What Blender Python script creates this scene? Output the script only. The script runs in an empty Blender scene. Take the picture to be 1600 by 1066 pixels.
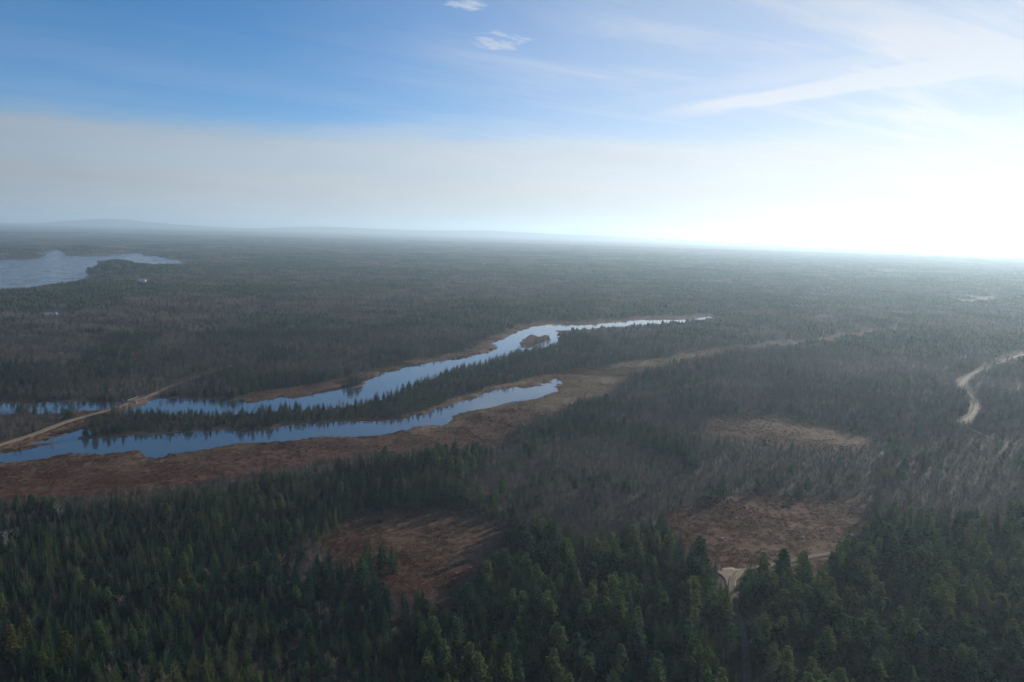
import bpy, bmesh, math, random
import numpy as np
from mathutils import Matrix, Vector

R = math.radians
scene = bpy.context.scene
rng = np.random.default_rng(20221110)
random.seed(11)

# ------------------------------------------------------------------ camera
PITCH, ROLL, CAM_Z, LENS = 8.37, 1.55, 115.0, 26.0
cam_data = bpy.data.cameras.new('camera')
cam = bpy.data.objects.new('camera', cam_data)
scene.collection.objects.link(cam)
cam_data.sensor_width = 36.0
cam_data.lens = LENS
cam_data.clip_start = 0.5
cam_data.clip_end = 90000.0
CAM_ROT = Matrix.Rotation(R(90.0 - PITCH), 3, 'X') @ Matrix.Rotation(R(ROLL), 3, 'Z')
cam.matrix_world = Matrix.Translation((0, 0, CAM_Z)) @ CAM_ROT.to_4x4()
scene.camera = cam

# ------------------------------------------------------------------ sun, sky, exposure
SUN_AZ, SUN_EL = 43.0, 15.0            # degrees clockwise from the view axis (+Y), above the horizon
sun_dir = Vector((math.sin(R(SUN_AZ)) * math.cos(R(SUN_EL)), math.cos(R(SUN_AZ)) * math.cos(R(SUN_EL)), math.sin(R(SUN_EL))))
sun_data = bpy.data.lights.new('sun', 'SUN')
sun_data.energy = 4.9
sun_data.angle = R(0.6)
sun_data.color = (1.0, 0.89, 0.76)
sun = bpy.data.objects.new('sun', sun_data)
sun.rotation_euler = sun_dir.to_track_quat('Z', 'Y').to_euler()
sun.location = (300, 300, 400)
scene.collection.objects.link(sun)

scene.view_settings.view_transform = 'Standard'
scene.view_settings.look = 'None'
scene.view_settings.exposure = 0.70
scene.view_settings.gamma = 1.0
scene.view_settings.use_curve_mapping = False

world = bpy.data.worlds.new('World')
scene.world = world
world.use_nodes = True
wt = world.node_tree
wt.nodes.clear()


def N(tree, kind, inputs=None, **props):
    n = tree.nodes.new(kind)
    for k, v in props.items():
        setattr(n, k, v)
    for k, v in (inputs or {}).items():
        s = n.inputs[k]
        if isinstance(v, bpy.types.NodeSocket):
            tree.links.new(v, s)
        elif isinstance(v, bpy.types.Node):
            tree.links.new(v.outputs[0], s)
        else:
            s.default_value = v
    return n


def math_n(tree, op, a, b=None, c=None, clamp=False):
    n = tree.nodes.new('ShaderNodeMath')
    n.operation = op
    n.use_clamp = clamp
    for i, v in enumerate((a, b, c)):
        if v is None:
            continue
        if isinstance(v, bpy.types.NodeSocket):
            tree.links.new(v, n.inputs[i])
        elif isinstance(v, bpy.types.Node):
            tree.links.new(v.outputs[0], n.inputs[i])
        else:
            n.inputs[i].default_value = v
    return n.outputs[0]


def smooth(tree, v, lo, hi, a=0.0, b=1.0):
    n = N(tree, 'ShaderNodeMapRange', {'Value': v, 'From Min': lo, 'From Max': hi, 'To Min': a, 'To Max': b}, interpolation_type='SMOOTHSTEP')
    return n.outputs[0]


def mix_rgb(tree, fac, a, b, blend='MIX'):
    n = tree.nodes.new('ShaderNodeMix')
    n.data_type = 'RGBA'
    n.blend_type = blend
    for i, v in ((0, fac), (6, a), (7, b)):
        if isinstance(v, bpy.types.NodeSocket):
            tree.links.new(v, n.inputs[i])
        else:
            n.inputs[i].default_value = v
    return n.outputs[2]


def build_world():
    t = wt
    sky = N(t, 'ShaderNodeTexSky', sky_type='NISHITA', sun_disc=False, sun_elevation=R(SUN_EL), sun_rotation=R(SUN_AZ),
            altitude=60.0, air_density=0.85, dust_density=0.0, ozone_density=7.5)
    tc = N(t, 'ShaderNodeTexCoord')
    sep = N(t, 'ShaderNodeSeparateXYZ', {0: tc.outputs['Generated']})
    z = math_n(t, 'MAXIMUM', sep.outputs[2], 0.0)
    zz = math_n(t, 'ADD', z, 0.035)
    px = math_n(t, 'DIVIDE', sep.outputs[0], zz)
    py = math_n(t, 'DIVIDE', sep.outputs[1], zz)
    plane = N(t, 'ShaderNodeCombineXYZ', {0: px, 1: py, 2: 0.0}).outputs[0]
    blue = mix_rgb(t, 1.0, mix_rgb(t, 1.0, sky.outputs[0], (0.91, 1.13, 1.06, 1), 'MULTIPLY'), (8.6, 8.8, 9.2, 1), 'DARKEN')
    lum = math_n(t, 'MINIMUM', N(t, 'ShaderNodeRGBToBW', {0: sky.outputs[0]}).outputs[0], 5.6)

    def combed(angle, along, across, seed):
        """Coordinates stretched along one wind heading."""
        c, s_ = math.cos(R(angle)), math.sin(R(angle))
        u = math_n(t, 'ADD', math_n(t, 'MULTIPLY', px, c * along), math_n(t, 'MULTIPLY', py, s_ * along))
        v = math_n(t, 'ADD', math_n(t, 'MULTIPLY', px, -s_ * across), math_n(t, 'MULTIPLY', py, c * across))
        return N(t, 'ShaderNodeCombineXYZ', {0: u, 1: v, 2: seed}).outputs[0]

    def noise(vec, scale, detail=6.0, rough=0.6, dist=0.0):
        return N(t, 'ShaderNodeTexNoise', {'Vector': vec, 'Scale': scale, 'Detail': detail, 'Roughness': rough, 'Distortion': dist}).outputs[0]
    # thin high cloud combed by the wind; thicker towards the front that the sun stands behind
    n1 = noise(combed(32, 0.40, 1.7, 0.0), 1.0, 8.0, 0.58, 0.5)
    n1b = noise(combed(-53, 0.25, 1.2, 4.0), 1.0, 7.0, 0.55, 0.4)
    n2 = noise(plane, 0.22, 4.0, 0.5)
    sunward = N(t, 'ShaderNodeVectorMath', {0: tc.outputs['Generated'], 1: (math.sin(R(66)), math.cos(R(66)), 0.0)}, operation='DOT_PRODUCT').outputs['Value']
    cover = smooth(t, math_n(t, 'ADD', sunward, math_n(t, 'MULTIPLY', math_n(t, 'SUBTRACT', n2, 0.5), 0.5)), 0.02, 0.92)
    streak = math_n(t, 'MAXIMUM', smooth(t, n1, 0.42, 0.78), math_n(t, 'MULTIPLY', smooth(t, n1b, 0.48, 0.80), 0.35))
    veil = math_n(t, 'ADD', math_n(t, 'MULTIPLY', math_n(t, 'POWER', cover, 0.9), 0.70), smooth(t, z, 0.26, 0.10, 0.02, 0.10))
    cir = math_n(t, 'ADD', math_n(t, 'MULTIPLY', streak, math_n(t, 'ADD', math_n(t, 'MULTIPLY', cover, 0.50), 0.08)), veil)
    # one long broad band of cirrus
    dx, dy = math.cos(R(-52.7)), math.sin(R(-52.7))
    off = math_n(t, 'ADD', math_n(t, 'MULTIPLY', math_n(t, 'SUBTRACT', px, 1.2), -dy), math_n(t, 'MULTIPLY', math_n(t, 'SUBTRACT', py, 4.94), dx))
    lng = math_n(t, 'ADD', math_n(t, 'MULTIPLY', math_n(t, 'SUBTRACT', px, 1.2), dx), math_n(t, 'MULTIPLY', math_n(t, 'SUBTRACT', py, 4.94), dy))
    wob = math_n(t, 'MULTIPLY', math_n(t, 'SUBTRACT', noise(combed(-53, 0.6, 1.6, 9.0), 1.3, 7.0, 0.62), 0.5), 0.55)
    band = math_n(t, 'ABSOLUTE', math_n(t, 'ADD', off, wob))
    band = math_n(t, 'MULTIPLY', smooth(t, band, 0.26, 0.02), smooth(t, lng, -0.7, 0.6))
    cir = math_n(t, 'ADD', cir, math_n(t, 'MULTIPLY', band, 0.55), clamp=True)
    # a few torn shreds of lower cloud
    shred = noise(combed(20, 1.0, 1.35, 2.0), 5.6, 9.0, 0.68, 0.4)

    def blob(cx, cy, r):
        d = math_n(t, 'SQRT', math_n(t, 'ADD', math_n(t, 'POWER', math_n(t, 'SUBTRACT', px, cx), 2.0), math_n(t, 'POWER', math_n(t, 'SUBTRACT', py, cy), 2.0)))
        return smooth(t, d, r, r * 0.15)
    shreds = math_n(t, 'MAXIMUM', blob(-0.09, 3.58, 0.30), math_n(t, 'MAXIMUM', blob(-0.22, 3.10, 0.16), math_n(t, 'MULTIPLY', blob(0.50, 4.05, 0.34), 0.6)))
    puff = smooth(t, math_n(t, 'ADD', shred, math_n(t, 'MULTIPLY', shreds, 0.34)), 0.58, 0.92)
    puff = math_n(t, 'MULTIPLY', puff, smooth(t, shreds, 0.0, 0.7))
    alpha = math_n(t, 'MAXIMUM', cir, math_n(t, 'MULTIPLY', puff, 0.74))
    ccol = N(t, 'ShaderNodeVectorMath', {0: (0.93, 0.99, 1.10), 'Scale': math_n(t, 'ADD', math_n(t, 'MULTIPLY', lum, 0.85), 4.1)}, operation='SCALE').outputs[0]
    c1 = mix_rgb(t, alpha, blue, ccol)
    # the layer of stratus and haze lying far out all round the horizon
    dist = math_n(t, 'DIVIDE', 1.0, math_n(t, 'ADD', z, 0.004))
    n5 = noise(N(t, 'ShaderNodeMapping', {'Vector': tc.outputs['Generated'], 'Scale': (2.0, 2.0, 14.0)}).outputs[0], 2.2, 8.0, 0.62)
    edge = math_n(t, 'ADD', dist, math_n(t, 'MULTIPLY', math_n(t, 'SUBTRACT', n5, 0.5), 2.6))
    bank = math_n(t, 'MAXIMUM', smooth(t, edge, 6.9, 9.4, 0.0, 0.80), smooth(t, dist, 8.0, 16.0, 0.0, 0.96))
    bank = math_n(t, 'MAXIMUM', bank, math_n(t, 'MULTIPLY', smooth(t, noise(combed(80, 0.8, 0.2, 7.0), 0.7, 6.0, 0.6), 0.5, 0.75), smooth(t, dist, 4.6, 7.6, 0.0, 0.35)))
    # its droplets scatter forward, so it is brightest below the sun
    toward = N(t, 'ShaderNodeVectorMath', {0: tc.outputs['Generated'], 1: (math.sin(R(SUN_AZ)), math.cos(R(SUN_AZ)), 0.0)}, operation='DOT_PRODUCT').outputs['Value']
    toward = math_n(t, 'MAXIMUM', toward, 0.0)
    power = math_n(t, 'ADD', math_n(t, 'ADD', math_n(t, 'MULTIPLY', toward, 3.7), 2.75), math_n(t, 'MULTIPLY', math_n(t, 'POWER', toward, 4.0), 0.9))
    tint = mix_rgb(t, toward, (0.86, 0.97, 1.10, 1), (1.0, 1.0, 1.01, 1))
    bcol = N(t, 'ShaderNodeVectorMath', {0: tint, 'Scale': math_n(t, 'MULTIPLY', power, math_n(t, 'ADD', math_n(t, 'MULTIPLY', n5, 0.24), 0.88))}, operation='SCALE').outputs[0]
    c2 = mix_rgb(t, bank, c1, bcol)
    bg = N(t, 'ShaderNodeBackground', {'Color': c2, 'Strength': 0.073})
    N(t, 'ShaderNodeOutputWorld', {'Surface': bg.outputs[0]})


build_world()

scene.render.engine = 'CYCLES'
cy = scene.cycles
cy.use_denoising = True
try:
    cy.denoiser = 'OPENIMAGEDENOISE'
except Exception:
    pass
cy.max_bounces = 3
cy.diffuse_bounces = 2
cy.glossy_bounces = 2
cy.transmission_bounces = 3
cy.transparent_max_bounces = 4
cy.volume_bounces = 0
cy.use_adaptive_sampling = False
cy.use_light_tree = False
cy.caustics_reflective = False
cy.caustics_refractive = False

# ------------------------------------------------------------------ the plan of the place, metres, camera over the origin, +Y ahead
PLAN = {
    'river': [(-343.2,450.8),(-319.9,451.8),(-298.5,456.1),(-284.4,459.6),(-256.7,461.1),(-247.7,467.6),(-236.6,474.5),(-211.4,479.5),(-189.7,478.3),(-166.8,473.6),(-164.0,477.6),(-156.5,490.0),(-145.7,487.4),(-136.3,500.5),(-127.2,512.1),(-113.6,529.2),(-104.7,556.4),(-100.3,594.0),(-72.3,637.3),(-45.1,664.9),(-22.9,697.5),(-15.7,726.2),(-19.9,759.6),(-0.2,826.2),(11.1,872.6),(28.8,906.5),(44.3,935.5),(74.4,935.6),(102.7,948.4),(130.0,968.1),(156.3,1002.6),(185.0,1016.7),(222.2,1025.3),(255.3,1032.9),(287.6,1088.8),(307.8,1110.9),(304.4,1084.5),(267.5,1028.1),(238.5,999.4),(188.9,967.3),(175.0,950.8),(128.0,921.3),(93.3,895.6),(70.2,879.0),(51.6,875.2),(53.0,821.0),(48.7,772.1),(36.9,735.4),(25.4,717.2),(3.4,694.4),(-8.3,663.9),(-26.1,631.7),(-50.2,595.7),(-64.4,552.0),(-79.7,509.6),(-95.9,478.3),(-107.1,469.7),(-117.2,463.2),(-128.2,458.5),(-142.3,455.2),(-157.5,446.8),(-182.2,439.1),(-216.3,437.0),(-234.2,441.4),(-247.8,444.8),(-283.6,432.6),(-303.0,427.3),(-323.0,423.5)],
    'river_island': [(4.1,737.9),(8.9,788.0),(19.1,814.5),(20.2,835.5),(26.3,815.9),(33.6,822.4),(38.3,849.9),(41.4,818.8),(40.0,789.0),(29.9,755.4),(19.5,736.5)],
    'backwater': [(-259.9,338.3),(-250.0,350.4),(-241.8,362.1),(-235.0,369.5),(-227.8,379.8),(-215.5,388.5),(-207.9,390.5),(-199.5,391.4),(-176.0,397.6),(-144.0,407.6),(-133.5,417.1),(-112.2,425.2),(-96.2,429.9),(-85.8,435.5),(-70.1,438.8),(-54.3,453.3),(-48.4,465.8),(-33.5,489.4),(-21.7,514.8),(-13.0,526.6),(0.9,544.1),(9.1,542.9),(22.7,546.9),(30.9,567.3),(37.7,581.0),(38.4,544.4),(31.0,521.3),(17.6,505.3),(1.1,495.4),(-19.7,472.6),(-32.4,457.4),(-37.9,440.7),(-42.6,429.6),(-55.0,422.4),(-64.4,410.2),(-72.4,404.0),(-87.7,399.9),(-103.4,398.3),(-113.4,392.2),(-127.8,385.8),(-135.3,382.6),(-150.0,376.5),(-161.9,365.0),(-168.4,357.8),(-177.1,350.7),(-188.3,360.4),(-205.1,354.5),(-218.7,354.3),(-230.1,343.9),(-242.7,339.8),(-253.2,329.2)],
    'pool': [(-244.2,371.0),(-240.8,387.3),(-237.4,399.4),(-226.9,396.5),(-224.4,388.9),(-229.8,383.3),(-232.8,376.9),(-238.7,372.7)],
    'lake': [(-1468.2,1970.1),(-1420.8,2049.4),(-1406.6,2107.9),(-1411.8,2207.7),(-1590.9,2499.6),(-1688.9,2643.4),(-1732.4,2779.7),(-1739.9,2871.3),(-1486.4,2451.4),(-1399.8,2393.4),(-1367.9,2485.9),(-1445.2,2635.2),(-1383.6,2692.5),(-1425.1,2821.0),(-1383.0,2775.3),(-1297.7,2617.2),(-1207.0,2553.9),(-1117.3,2376.4),(-1046.2,2318.6),(-974.3,2171.1),(-940.1,2148.5),(-897.1,2049.7),(-926.2,2032.0),(-946.1,1981.4),(-906.1,1863.3),(-880.2,1753.3),(-928.6,1834.5),(-956.1,1835.5),(-993.4,1831.1),(-1009.8,1789.9),(-977.3,1703.0),(-869.2,1508.7),(-820.3,1391.5),(-804.8,1312.5),(-796.7,1254.3),(-776.4,1205.5),(-817.1,1191.4),(-805.6,1156.6),(-825.6,1102.3)],
    'lake_islet': [(-1092.9,2233.8),(-1132.9,2336.6),(-1111.3,2325.1),(-1066.7,2227.3),(-1068.0,2202.0)],
    'marsh_near': [(-264.8,344.9),(-254.2,356.5),(-230.3,370.0),(-169.2,381.8),(-140.4,397.3),(-74.3,424.8),(-32.1,469.4),(1.0,528.3),(26.4,582.1),(54.9,616.6),(101.1,654.3),(150.0,682.0),(181.4,719.9),(233.2,760.9),(278.1,795.1),(315.1,825.3),(408.2,900.7),(499.8,973.6),(493.2,940.9),(396.5,865.7),(313.6,796.8),(265.6,758.0),(222.0,722.8),(162.1,657.1),(115.2,613.8),(94.4,583.6),(86.0,550.5),(69.5,515.6),(43.5,492.8),(31.4,451.3),(10.9,427.8),(1.5,388.4),(-32.2,378.1),(-56.4,370.2),(-71.6,363.3),(-92.6,350.0),(-107.9,335.9),(-116.0,327.0),(-144.2,311.0),(-161.4,300.9),(-184.8,294.6),(-207.3,288.5),(-220.2,284.7)],
    'marsh_far': [(-176.9,466.9),(-178.0,493.3),(-170.7,510.8),(-152.5,526.3),(-130.8,552.8),(-113.0,586.6),(-94.2,633.9),(-64.8,675.8),(-40.4,713.9),(-32.3,771.0),(-11.3,845.5),(15.6,929.3),(41.2,962.1),(83.3,964.6),(139.3,1006.2),(184.0,1063.8),(242.6,1078.0),(302.4,1127.3),(307.9,1093.7),(250.5,994.9),(75.0,862.9),(42.1,803.9),(-23.3,675.4),(-99.2,567.2),(-150.1,473.7)],
    'bank_grass': [(-131.6,414.5),(-92.1,438.0),(-62.1,446.0),(-42.3,490.3),(-18.1,539.3),(0.9,560.8),(27.0,595.6),(42.8,597.9),(45.5,561.9),(10.4,529.5),(-38.8,451.8),(-74.3,424.8),(-125.1,405.5)],
    'clearing': [(-64.0,251.0),(-63.0,269.5),(-59.3,281.2),(-44.8,286.3),(-23.9,285.0),(-8.0,275.7),(0.8,264.7),(2.1,249.9),(-2.6,235.7),(-10.0,219.8),(-17.2,210.3),(-26.7,208.3),(-35.0,214.4),(-41.6,226.6),(-49.8,230.6),(-58.7,232.4)],
    'field': [(65.0,283.3),(84.2,303.4),(108.9,312.1),(138.0,314.3),(156.3,311.0),(142.1,283.3),(130.6,261.1),(114.7,246.0),(98.9,234.2),(87.8,230.0),(83.0,231.5),(79.8,234.9),(71.5,236.3),(68.7,242.3),(61.1,253.5)],
    'field_upper': [(124.1,453.3),(141.6,464.9),(166.1,464.3),(189.6,450.8),(210.9,415.9),(194.8,389.6),(160.5,386.5),(136.8,398.7),(112.7,409.1)],
    'bridge_meadow': [(-259.4,424.4),(-260.0,438.5),(-249.7,444.6),(-241.6,440.6),(-241.4,429.5),(-245.5,419.9)],
    'tan_strip': [(1.2,473.2),(24.5,531.3),(42.5,592.3),(101.1,654.3),(150.0,682.0),(181.4,719.9),(278.1,795.1),(408.2,900.7),(511.2,975.9),(483.1,921.1),(311.7,792.0),(160.6,650.5),(104.8,590.3),(66.6,530.1),(30.8,476.6)],
    'causeway_verge': [(-255.8,332.8),(-250.7,351.4),(-242.1,367.7),(-236.1,385.2),(-234.8,401.0),(-233.1,421.2),(-245.7,435.3),(-254.6,410.1),(-260.0,364.9),(-264.8,344.9)],
    'far_strip': [(406.9,1029.7),(429.9,1065.3),(465.0,1089.4),(450.4,1054.4),(413.5,1023.8)],
    'hillside_grass': [(445.1,673.4),(480.8,719.4),(524.6,768.3),(555.7,794.2),(601.7,819.6),(524.6,711.9),(502.1,715.5),(464.8,682.8)],
    'yard': [(-565.2,869.5),(-579.0,900.8),(-582.7,921.9),(-571.5,924.7),(-546.6,887.6),(-532.1,857.7),(-540.4,849.4)],
    'lake_yard': [(-715.0,1397.9),(-748.1,1478.3),(-733.2,1484.6),(-683.4,1392.8),(-659.2,1319.7)],
    'bog_left': [(-323.3,456.8),(-297.3,467.2),(-289.2,455.5),(-317.7,448.6)],
    'bare_centre': [(-21.1,299.4),(-14.3,356.8),(22.9,400.4),(66.1,402.0),(84.5,355.1),(97.0,320.0),(72.2,298.9),(52.8,265.2),(24.8,248.1),(2.0,266.6)],
    'bare_right': [(96.0,407.4),(198.8,402.0),(330.7,430.1),(237.9,303.5),(168.3,281.9),(153.4,304.8),(86.0,310.4)],
    'bare_brush': [(-225.2,291.5),(-188.3,300.4),(-147.1,317.5),(-110.3,343.4),(-58.0,380.4),(1.5,398.3),(1.6,367.7),(-59.9,342.9),(-109.5,308.1),(-152.0,282.7),(-208.4,268.8)],
    'bare_left': [(-315.8,413.8),(-261.1,427.3),(-239.5,393.9),(-252.7,373.8),(-276.0,360.0)],
    'bare_bank': [(-300.7,459.4),(-309.7,501.4),(-272.5,543.1),(-213.4,527.4),(-200.0,482.8),(-238.3,478.1),(-285.4,461.3)],
    'bare_patch': [(-434.3,602.5),(-495.1,724.5),(-464.0,779.7),(-377.1,682.7),(-342.4,572.3),(-380.0,553.3)],
    'bare_patch_small': [(-327.1,672.1),(-345.5,730.6),(-318.9,735.6),(-282.5,668.6),(-298.1,641.0)],
    'bare_hollow': [(-72.0,233.9),(-71.5,251.6),(-65.6,257.5),(-57.2,239.6),(-56.0,225.8),(-65.0,220.9)],
    'bare_gap': [(-36.5,233.7),(-29.3,236.5),(-24.3,221.1),(-29.2,212.7),(-35.1,218.4)],
    'bare_gap_near': [(-44.8,211.9),(-29.8,216.7),(-17.1,209.5),(-17.7,195.3),(-33.3,191.2)],
    'pine_right': [(85.3,238.5),(99.1,246.6),(127.1,253.4),(156.3,269.0),(235.2,299.8),(117.3,131.9),(52.8,129.7),(70.0,199.6)],
    'pine_left': [(-19.4,213.3),(-3.9,261.5),(2.0,267.8),(11.6,262.5),(24.3,242.1),(47.6,248.5),(69.2,239.9),(69.1,224.2),(66.8,199.5),(47.1,129.5),(-17.2,127.3)],
    'spruce_left': [(-239.2,264.8),(-174.6,277.7),(-130.1,291.3),(-84.3,318.3),(-67.8,295.9),(-63.8,257.6),(-67.3,236.6),(-59.2,207.3),(-35.1,201.3),(-19.5,195.2),(-12.3,127.5),(-129.8,123.6)],
    'spruce_point': [(-242.7,421.7),(-215.6,435.4),(-155.9,442.1),(-126.7,450.2),(-84.8,485.2),(-54.3,539.2),(-20.4,600.0),(36.1,677.9),(104.8,747.2),(172.9,759.0),(88.1,665.5),(27.4,606.9),(-43.3,501.9),(-63.0,452.4),(-112.2,425.2),(-151.0,406.9),(-201.2,391.2),(-223.2,399.5)],
    'causeway': [(-261.1,348.4),(-258.5,362.7),(-254.7,382.1),(-253.0,407.5),(-249.8,420.9),(-246.6,432.0),(-243.4,445.3),(-242.1,456.6),(-240.5,464.8),(-239.5,476.0),(-239.3,491.7),(-239.6,508.4),(-234.3,543.5),(-229.3,567.2),(-222.8,590.2)],
    'track_right': [(558.2,777.8),(530.5,757.2),(489.9,720.8),(443.8,673.2),(405.2,637.5),(379.8,609.1),(363.6,586.5),(352.9,563.7),(347.5,547.4),(336.4,523.2),(315.1,490.7),(298.3,470.2),(289.0,459.6),(283.7,446.9),(283.0,436.6),(282.1,420.1),(288.0,406.6)],
    'track_near': [(59.0,162.5),(63.8,179.0),(67.6,192.9),(69.9,204.8),(71.9,218.2),(74.1,228.8),(78.1,238.1),(82.7,240.7),(91.6,244.1),(102.2,248.8),(114.5,253.7),(129.6,258.9),(145.3,264.3),(158.5,268.5),(170.1,271.6)],
    'sand_pad': [(71.5,238.6),(74.8,241.7),(81.5,242.1),(81.5,239.2),(76.2,230.2),(74.5,225.8),(71.7,226.0),(72.5,231.8)],
    'wood_cut': [(-196.6,1193.9),(-274.8,1633.8)],
}
SPOT = {
    'house': (-559.4,884.5),
    'shed': (-547.6,880.5),
    'lake_house': (-696.5,1387.7),
    'bridge': (-240.5,464.8),
    'rock_a': (81.5,265.9),
    'rock_b': (112.8,268.5),
    'rock_c': (133.5,272.8),
    'rock_d': (92.5,285.2),
    'rock_e': (171.4,688.9),
    'rock_f': (72.0,237.2),
    'marsh_tip': (28.8,543.1),
    'lake_point': (-930.0,1727.5),
    'lake_point_west': (-1285.6,1925.6),
    'lake_head': (-1591.4,2742.9),
    'lake_head_west': (-1614.7,2406.1),
    'larch_a': (-125.4,174.3),
    'larch_b': (-125.4,180.6),
    'larch_c': (-110.5,172.8),
    'larch_d': (-112.0,166.2),
    'orange_shrub': (63.6,280.6),
    'orange_shrub_b': (153.8,308.5),
    'orange_shrub_c': (122.5,304.7),
    'pale_snag': (-165.9,233.1),
    'snag_b': (-168.0,263.6),
    'lone_spruce_a': (-36.7,231.4),
    'lone_spruce_b': (-38.2,233.6),
    'lone_spruce_c': (-41.6,233.4),
    'lone_spruce_d': (-46.6,230.8),
    'lone_spruce_e': (-45.4,233.2),
    'round_pine': (-45.0,217.9),
}
POLY = {k: np.array(v, dtype=float) for k, v in PLAN.items()}
C = scene.collection


# ------------------------------------------------------------------ helpers
def seg_dist(P, A, B):
    d = B - A
    L = max(float(d @ d), 1e-9)
    t = np.clip(((P - A) @ d) / L, 0, 1)
    q = P - (A + t[:, None] * d)
    return np.hypot(q[:, 0], q[:, 1])


def line_dist(P, pts):
    out = np.full(len(P), 1e9)
    for a, b in zip(pts[:-1], pts[1:]):
        out = np.minimum(out, seg_dist(P, a, b))
    return out


def sdf(P, name, reach=150.0):
    """Signed distance to a closed outline: negative inside; +reach where far away."""
    pts = POLY[name]
    lo, hi = pts.min(0) - reach, pts.max(0) + reach
    out = np.full(len(P), reach)
    m = (P[:, 0] > lo[0]) & (P[:, 0] < hi[0]) & (P[:, 1] > lo[1]) & (P[:, 1] < hi[1])
    Q = P[m]
    if len(Q) == 0:
        return out
    d = np.full(len(Q), 1e9)
    inside = np.zeros(len(Q), bool)
    n = len(pts)
    for i in range(n):
        a, b = pts[i], pts[(i + 1) % n]
        d = np.minimum(d, seg_dist(Q, a, b))
        c = (a[1] > Q[:, 1]) != (b[1] > Q[:, 1])
        if a[1] != b[1]:
            xi = (b[0] - a[0]) * (Q[:, 1] - a[1]) / (b[1] - a[1]) + a[0]
            inside ^= c & (Q[:, 0] < xi)
    out[m] = np.minimum(np.where(inside, -d, d), reach)
    return out


def hash2(ix, iy, seed):
    h = (ix.astype(np.int64) * 374761393 + iy.astype(np.int64) * 668265263 + seed * 1442695041) & 0xFFFFFFFF
    h = ((h ^ (h >> 13)) * 1274126177) & 0xFFFFFFFF
    h = (h ^ (h >> 16)) & 0xFFFFFFFF
    return h / 4294967295.0


def vnoise(P, size, seed=0):
    x, y = P[:, 0] / size, P[:, 1] / size
    ix, iy = np.floor(x), np.floor(y)
    fx, fy = x - ix, y - iy
    fx = fx * fx * (3 - 2 * fx)
    fy = fy * fy * (3 - 2 * fy)
    a, b = hash2(ix, iy, seed), hash2(ix + 1, iy, seed)
    c, d = hash2(ix, iy + 1, seed), hash2(ix + 1, iy + 1, seed)
    return (a * (1 - fx) + b * fx) * (1 - fy) + (c * (1 - fx) + d * fx) * fy


def fbm(P, size, seed=0, octaves=4):
    s, amp, tot = np.zeros(len(P)), 1.0, 0.0
    for o in range(octaves):
        s += amp * vnoise(P, size / 2 ** o, seed + o * 17)
        tot += amp
        amp *= 0.55
    return s / tot


def sstep(lo, hi, v):
    t = np.clip((v - lo) / (hi - lo), 0, 1)
    return t * t * (3 - 2 * t)


def water_sdf(P):
    d = np.minimum.reduce([np.maximum(sdf(P, 'river'), -sdf(P, 'river_island')), sdf(P, 'backwater'), sdf(P, 'pool'),
                           np.maximum(sdf(P, 'lake', 400.0), -sdf(P, 'lake_islet'))])
    r = np.hypot(P[:, 0], P[:, 1])
    rag = np.where(r < 1200, 1.0, 2.5)
    tip = sstep(48.0, 12.0, np.hypot(P[:, 0] - SPOT['marsh_tip'][0], P[:, 1] - SPOT['marsh_tip'][1]))
    d = d + tip * ((fbm(P * np.array([[0.6, 1.0]]), 7.0, 15, 3) - 0.5) * 16.0 + 1.0)
    return d + (fbm(P, 9.0, 5, 3) - 0.5) * 9.0 * rag + (vnoise(P, 28.0, 9) - 0.5) * 4.0 * rag


OPEN = ('marsh_near', 'marsh_far', 'bank_grass', 'clearing', 'field', 'field_upper', 'bridge_meadow', 'causeway_verge', 'far_strip', 'hillside_grass', 'bog_left')


def open_sdf(P):
    d = np.minimum.reduce([sdf(P, k, 60.0) for k in OPEN])
    return d + (fbm(P, 14.0, 33, 3) - 0.5) * 9.0


def far_open(P):
    """Bogs, cuts and pastures among the distant woods: 1 where the ground lies open."""
    r = np.hypot(P[:, 0], P[:, 1])
    v = 0.7 * fbm(P, 210.0, 201, 4) + 0.3 * vnoise(P * np.array([[0.6, 1.5]]), 120.0, 203)
    return sstep(0.655, 0.70, v) * sstep(1250.0, 1500.0, r) * 0.85


def tan_ground(P):
    """Where the marsh is tan straw rather than rust-red sedge."""
    t = sstep(10.0, -14.0, sdf(P, 'tan_strip', 60.0) + (fbm(P, 20.0, 301, 3) - 0.5) * 30.0)
    t = np.maximum(t, sstep(5.0, -5.0, sdf(P, 'bank_grass', 60.0)) * 0.7)
    t = np.maximum(t, sstep(0.58, 0.70, fbm(P, 42.0, 305, 4)) * 0.35)
    w = water_sdf(P)
    return np.maximum(t, (1 - sstep(3.0, 17.0, w)) * sstep(0.25, 0.5, vnoise(P, 24.0, 307)))


def causeway_bed(P):
    return line_dist(P, POLY['causeway'])


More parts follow.
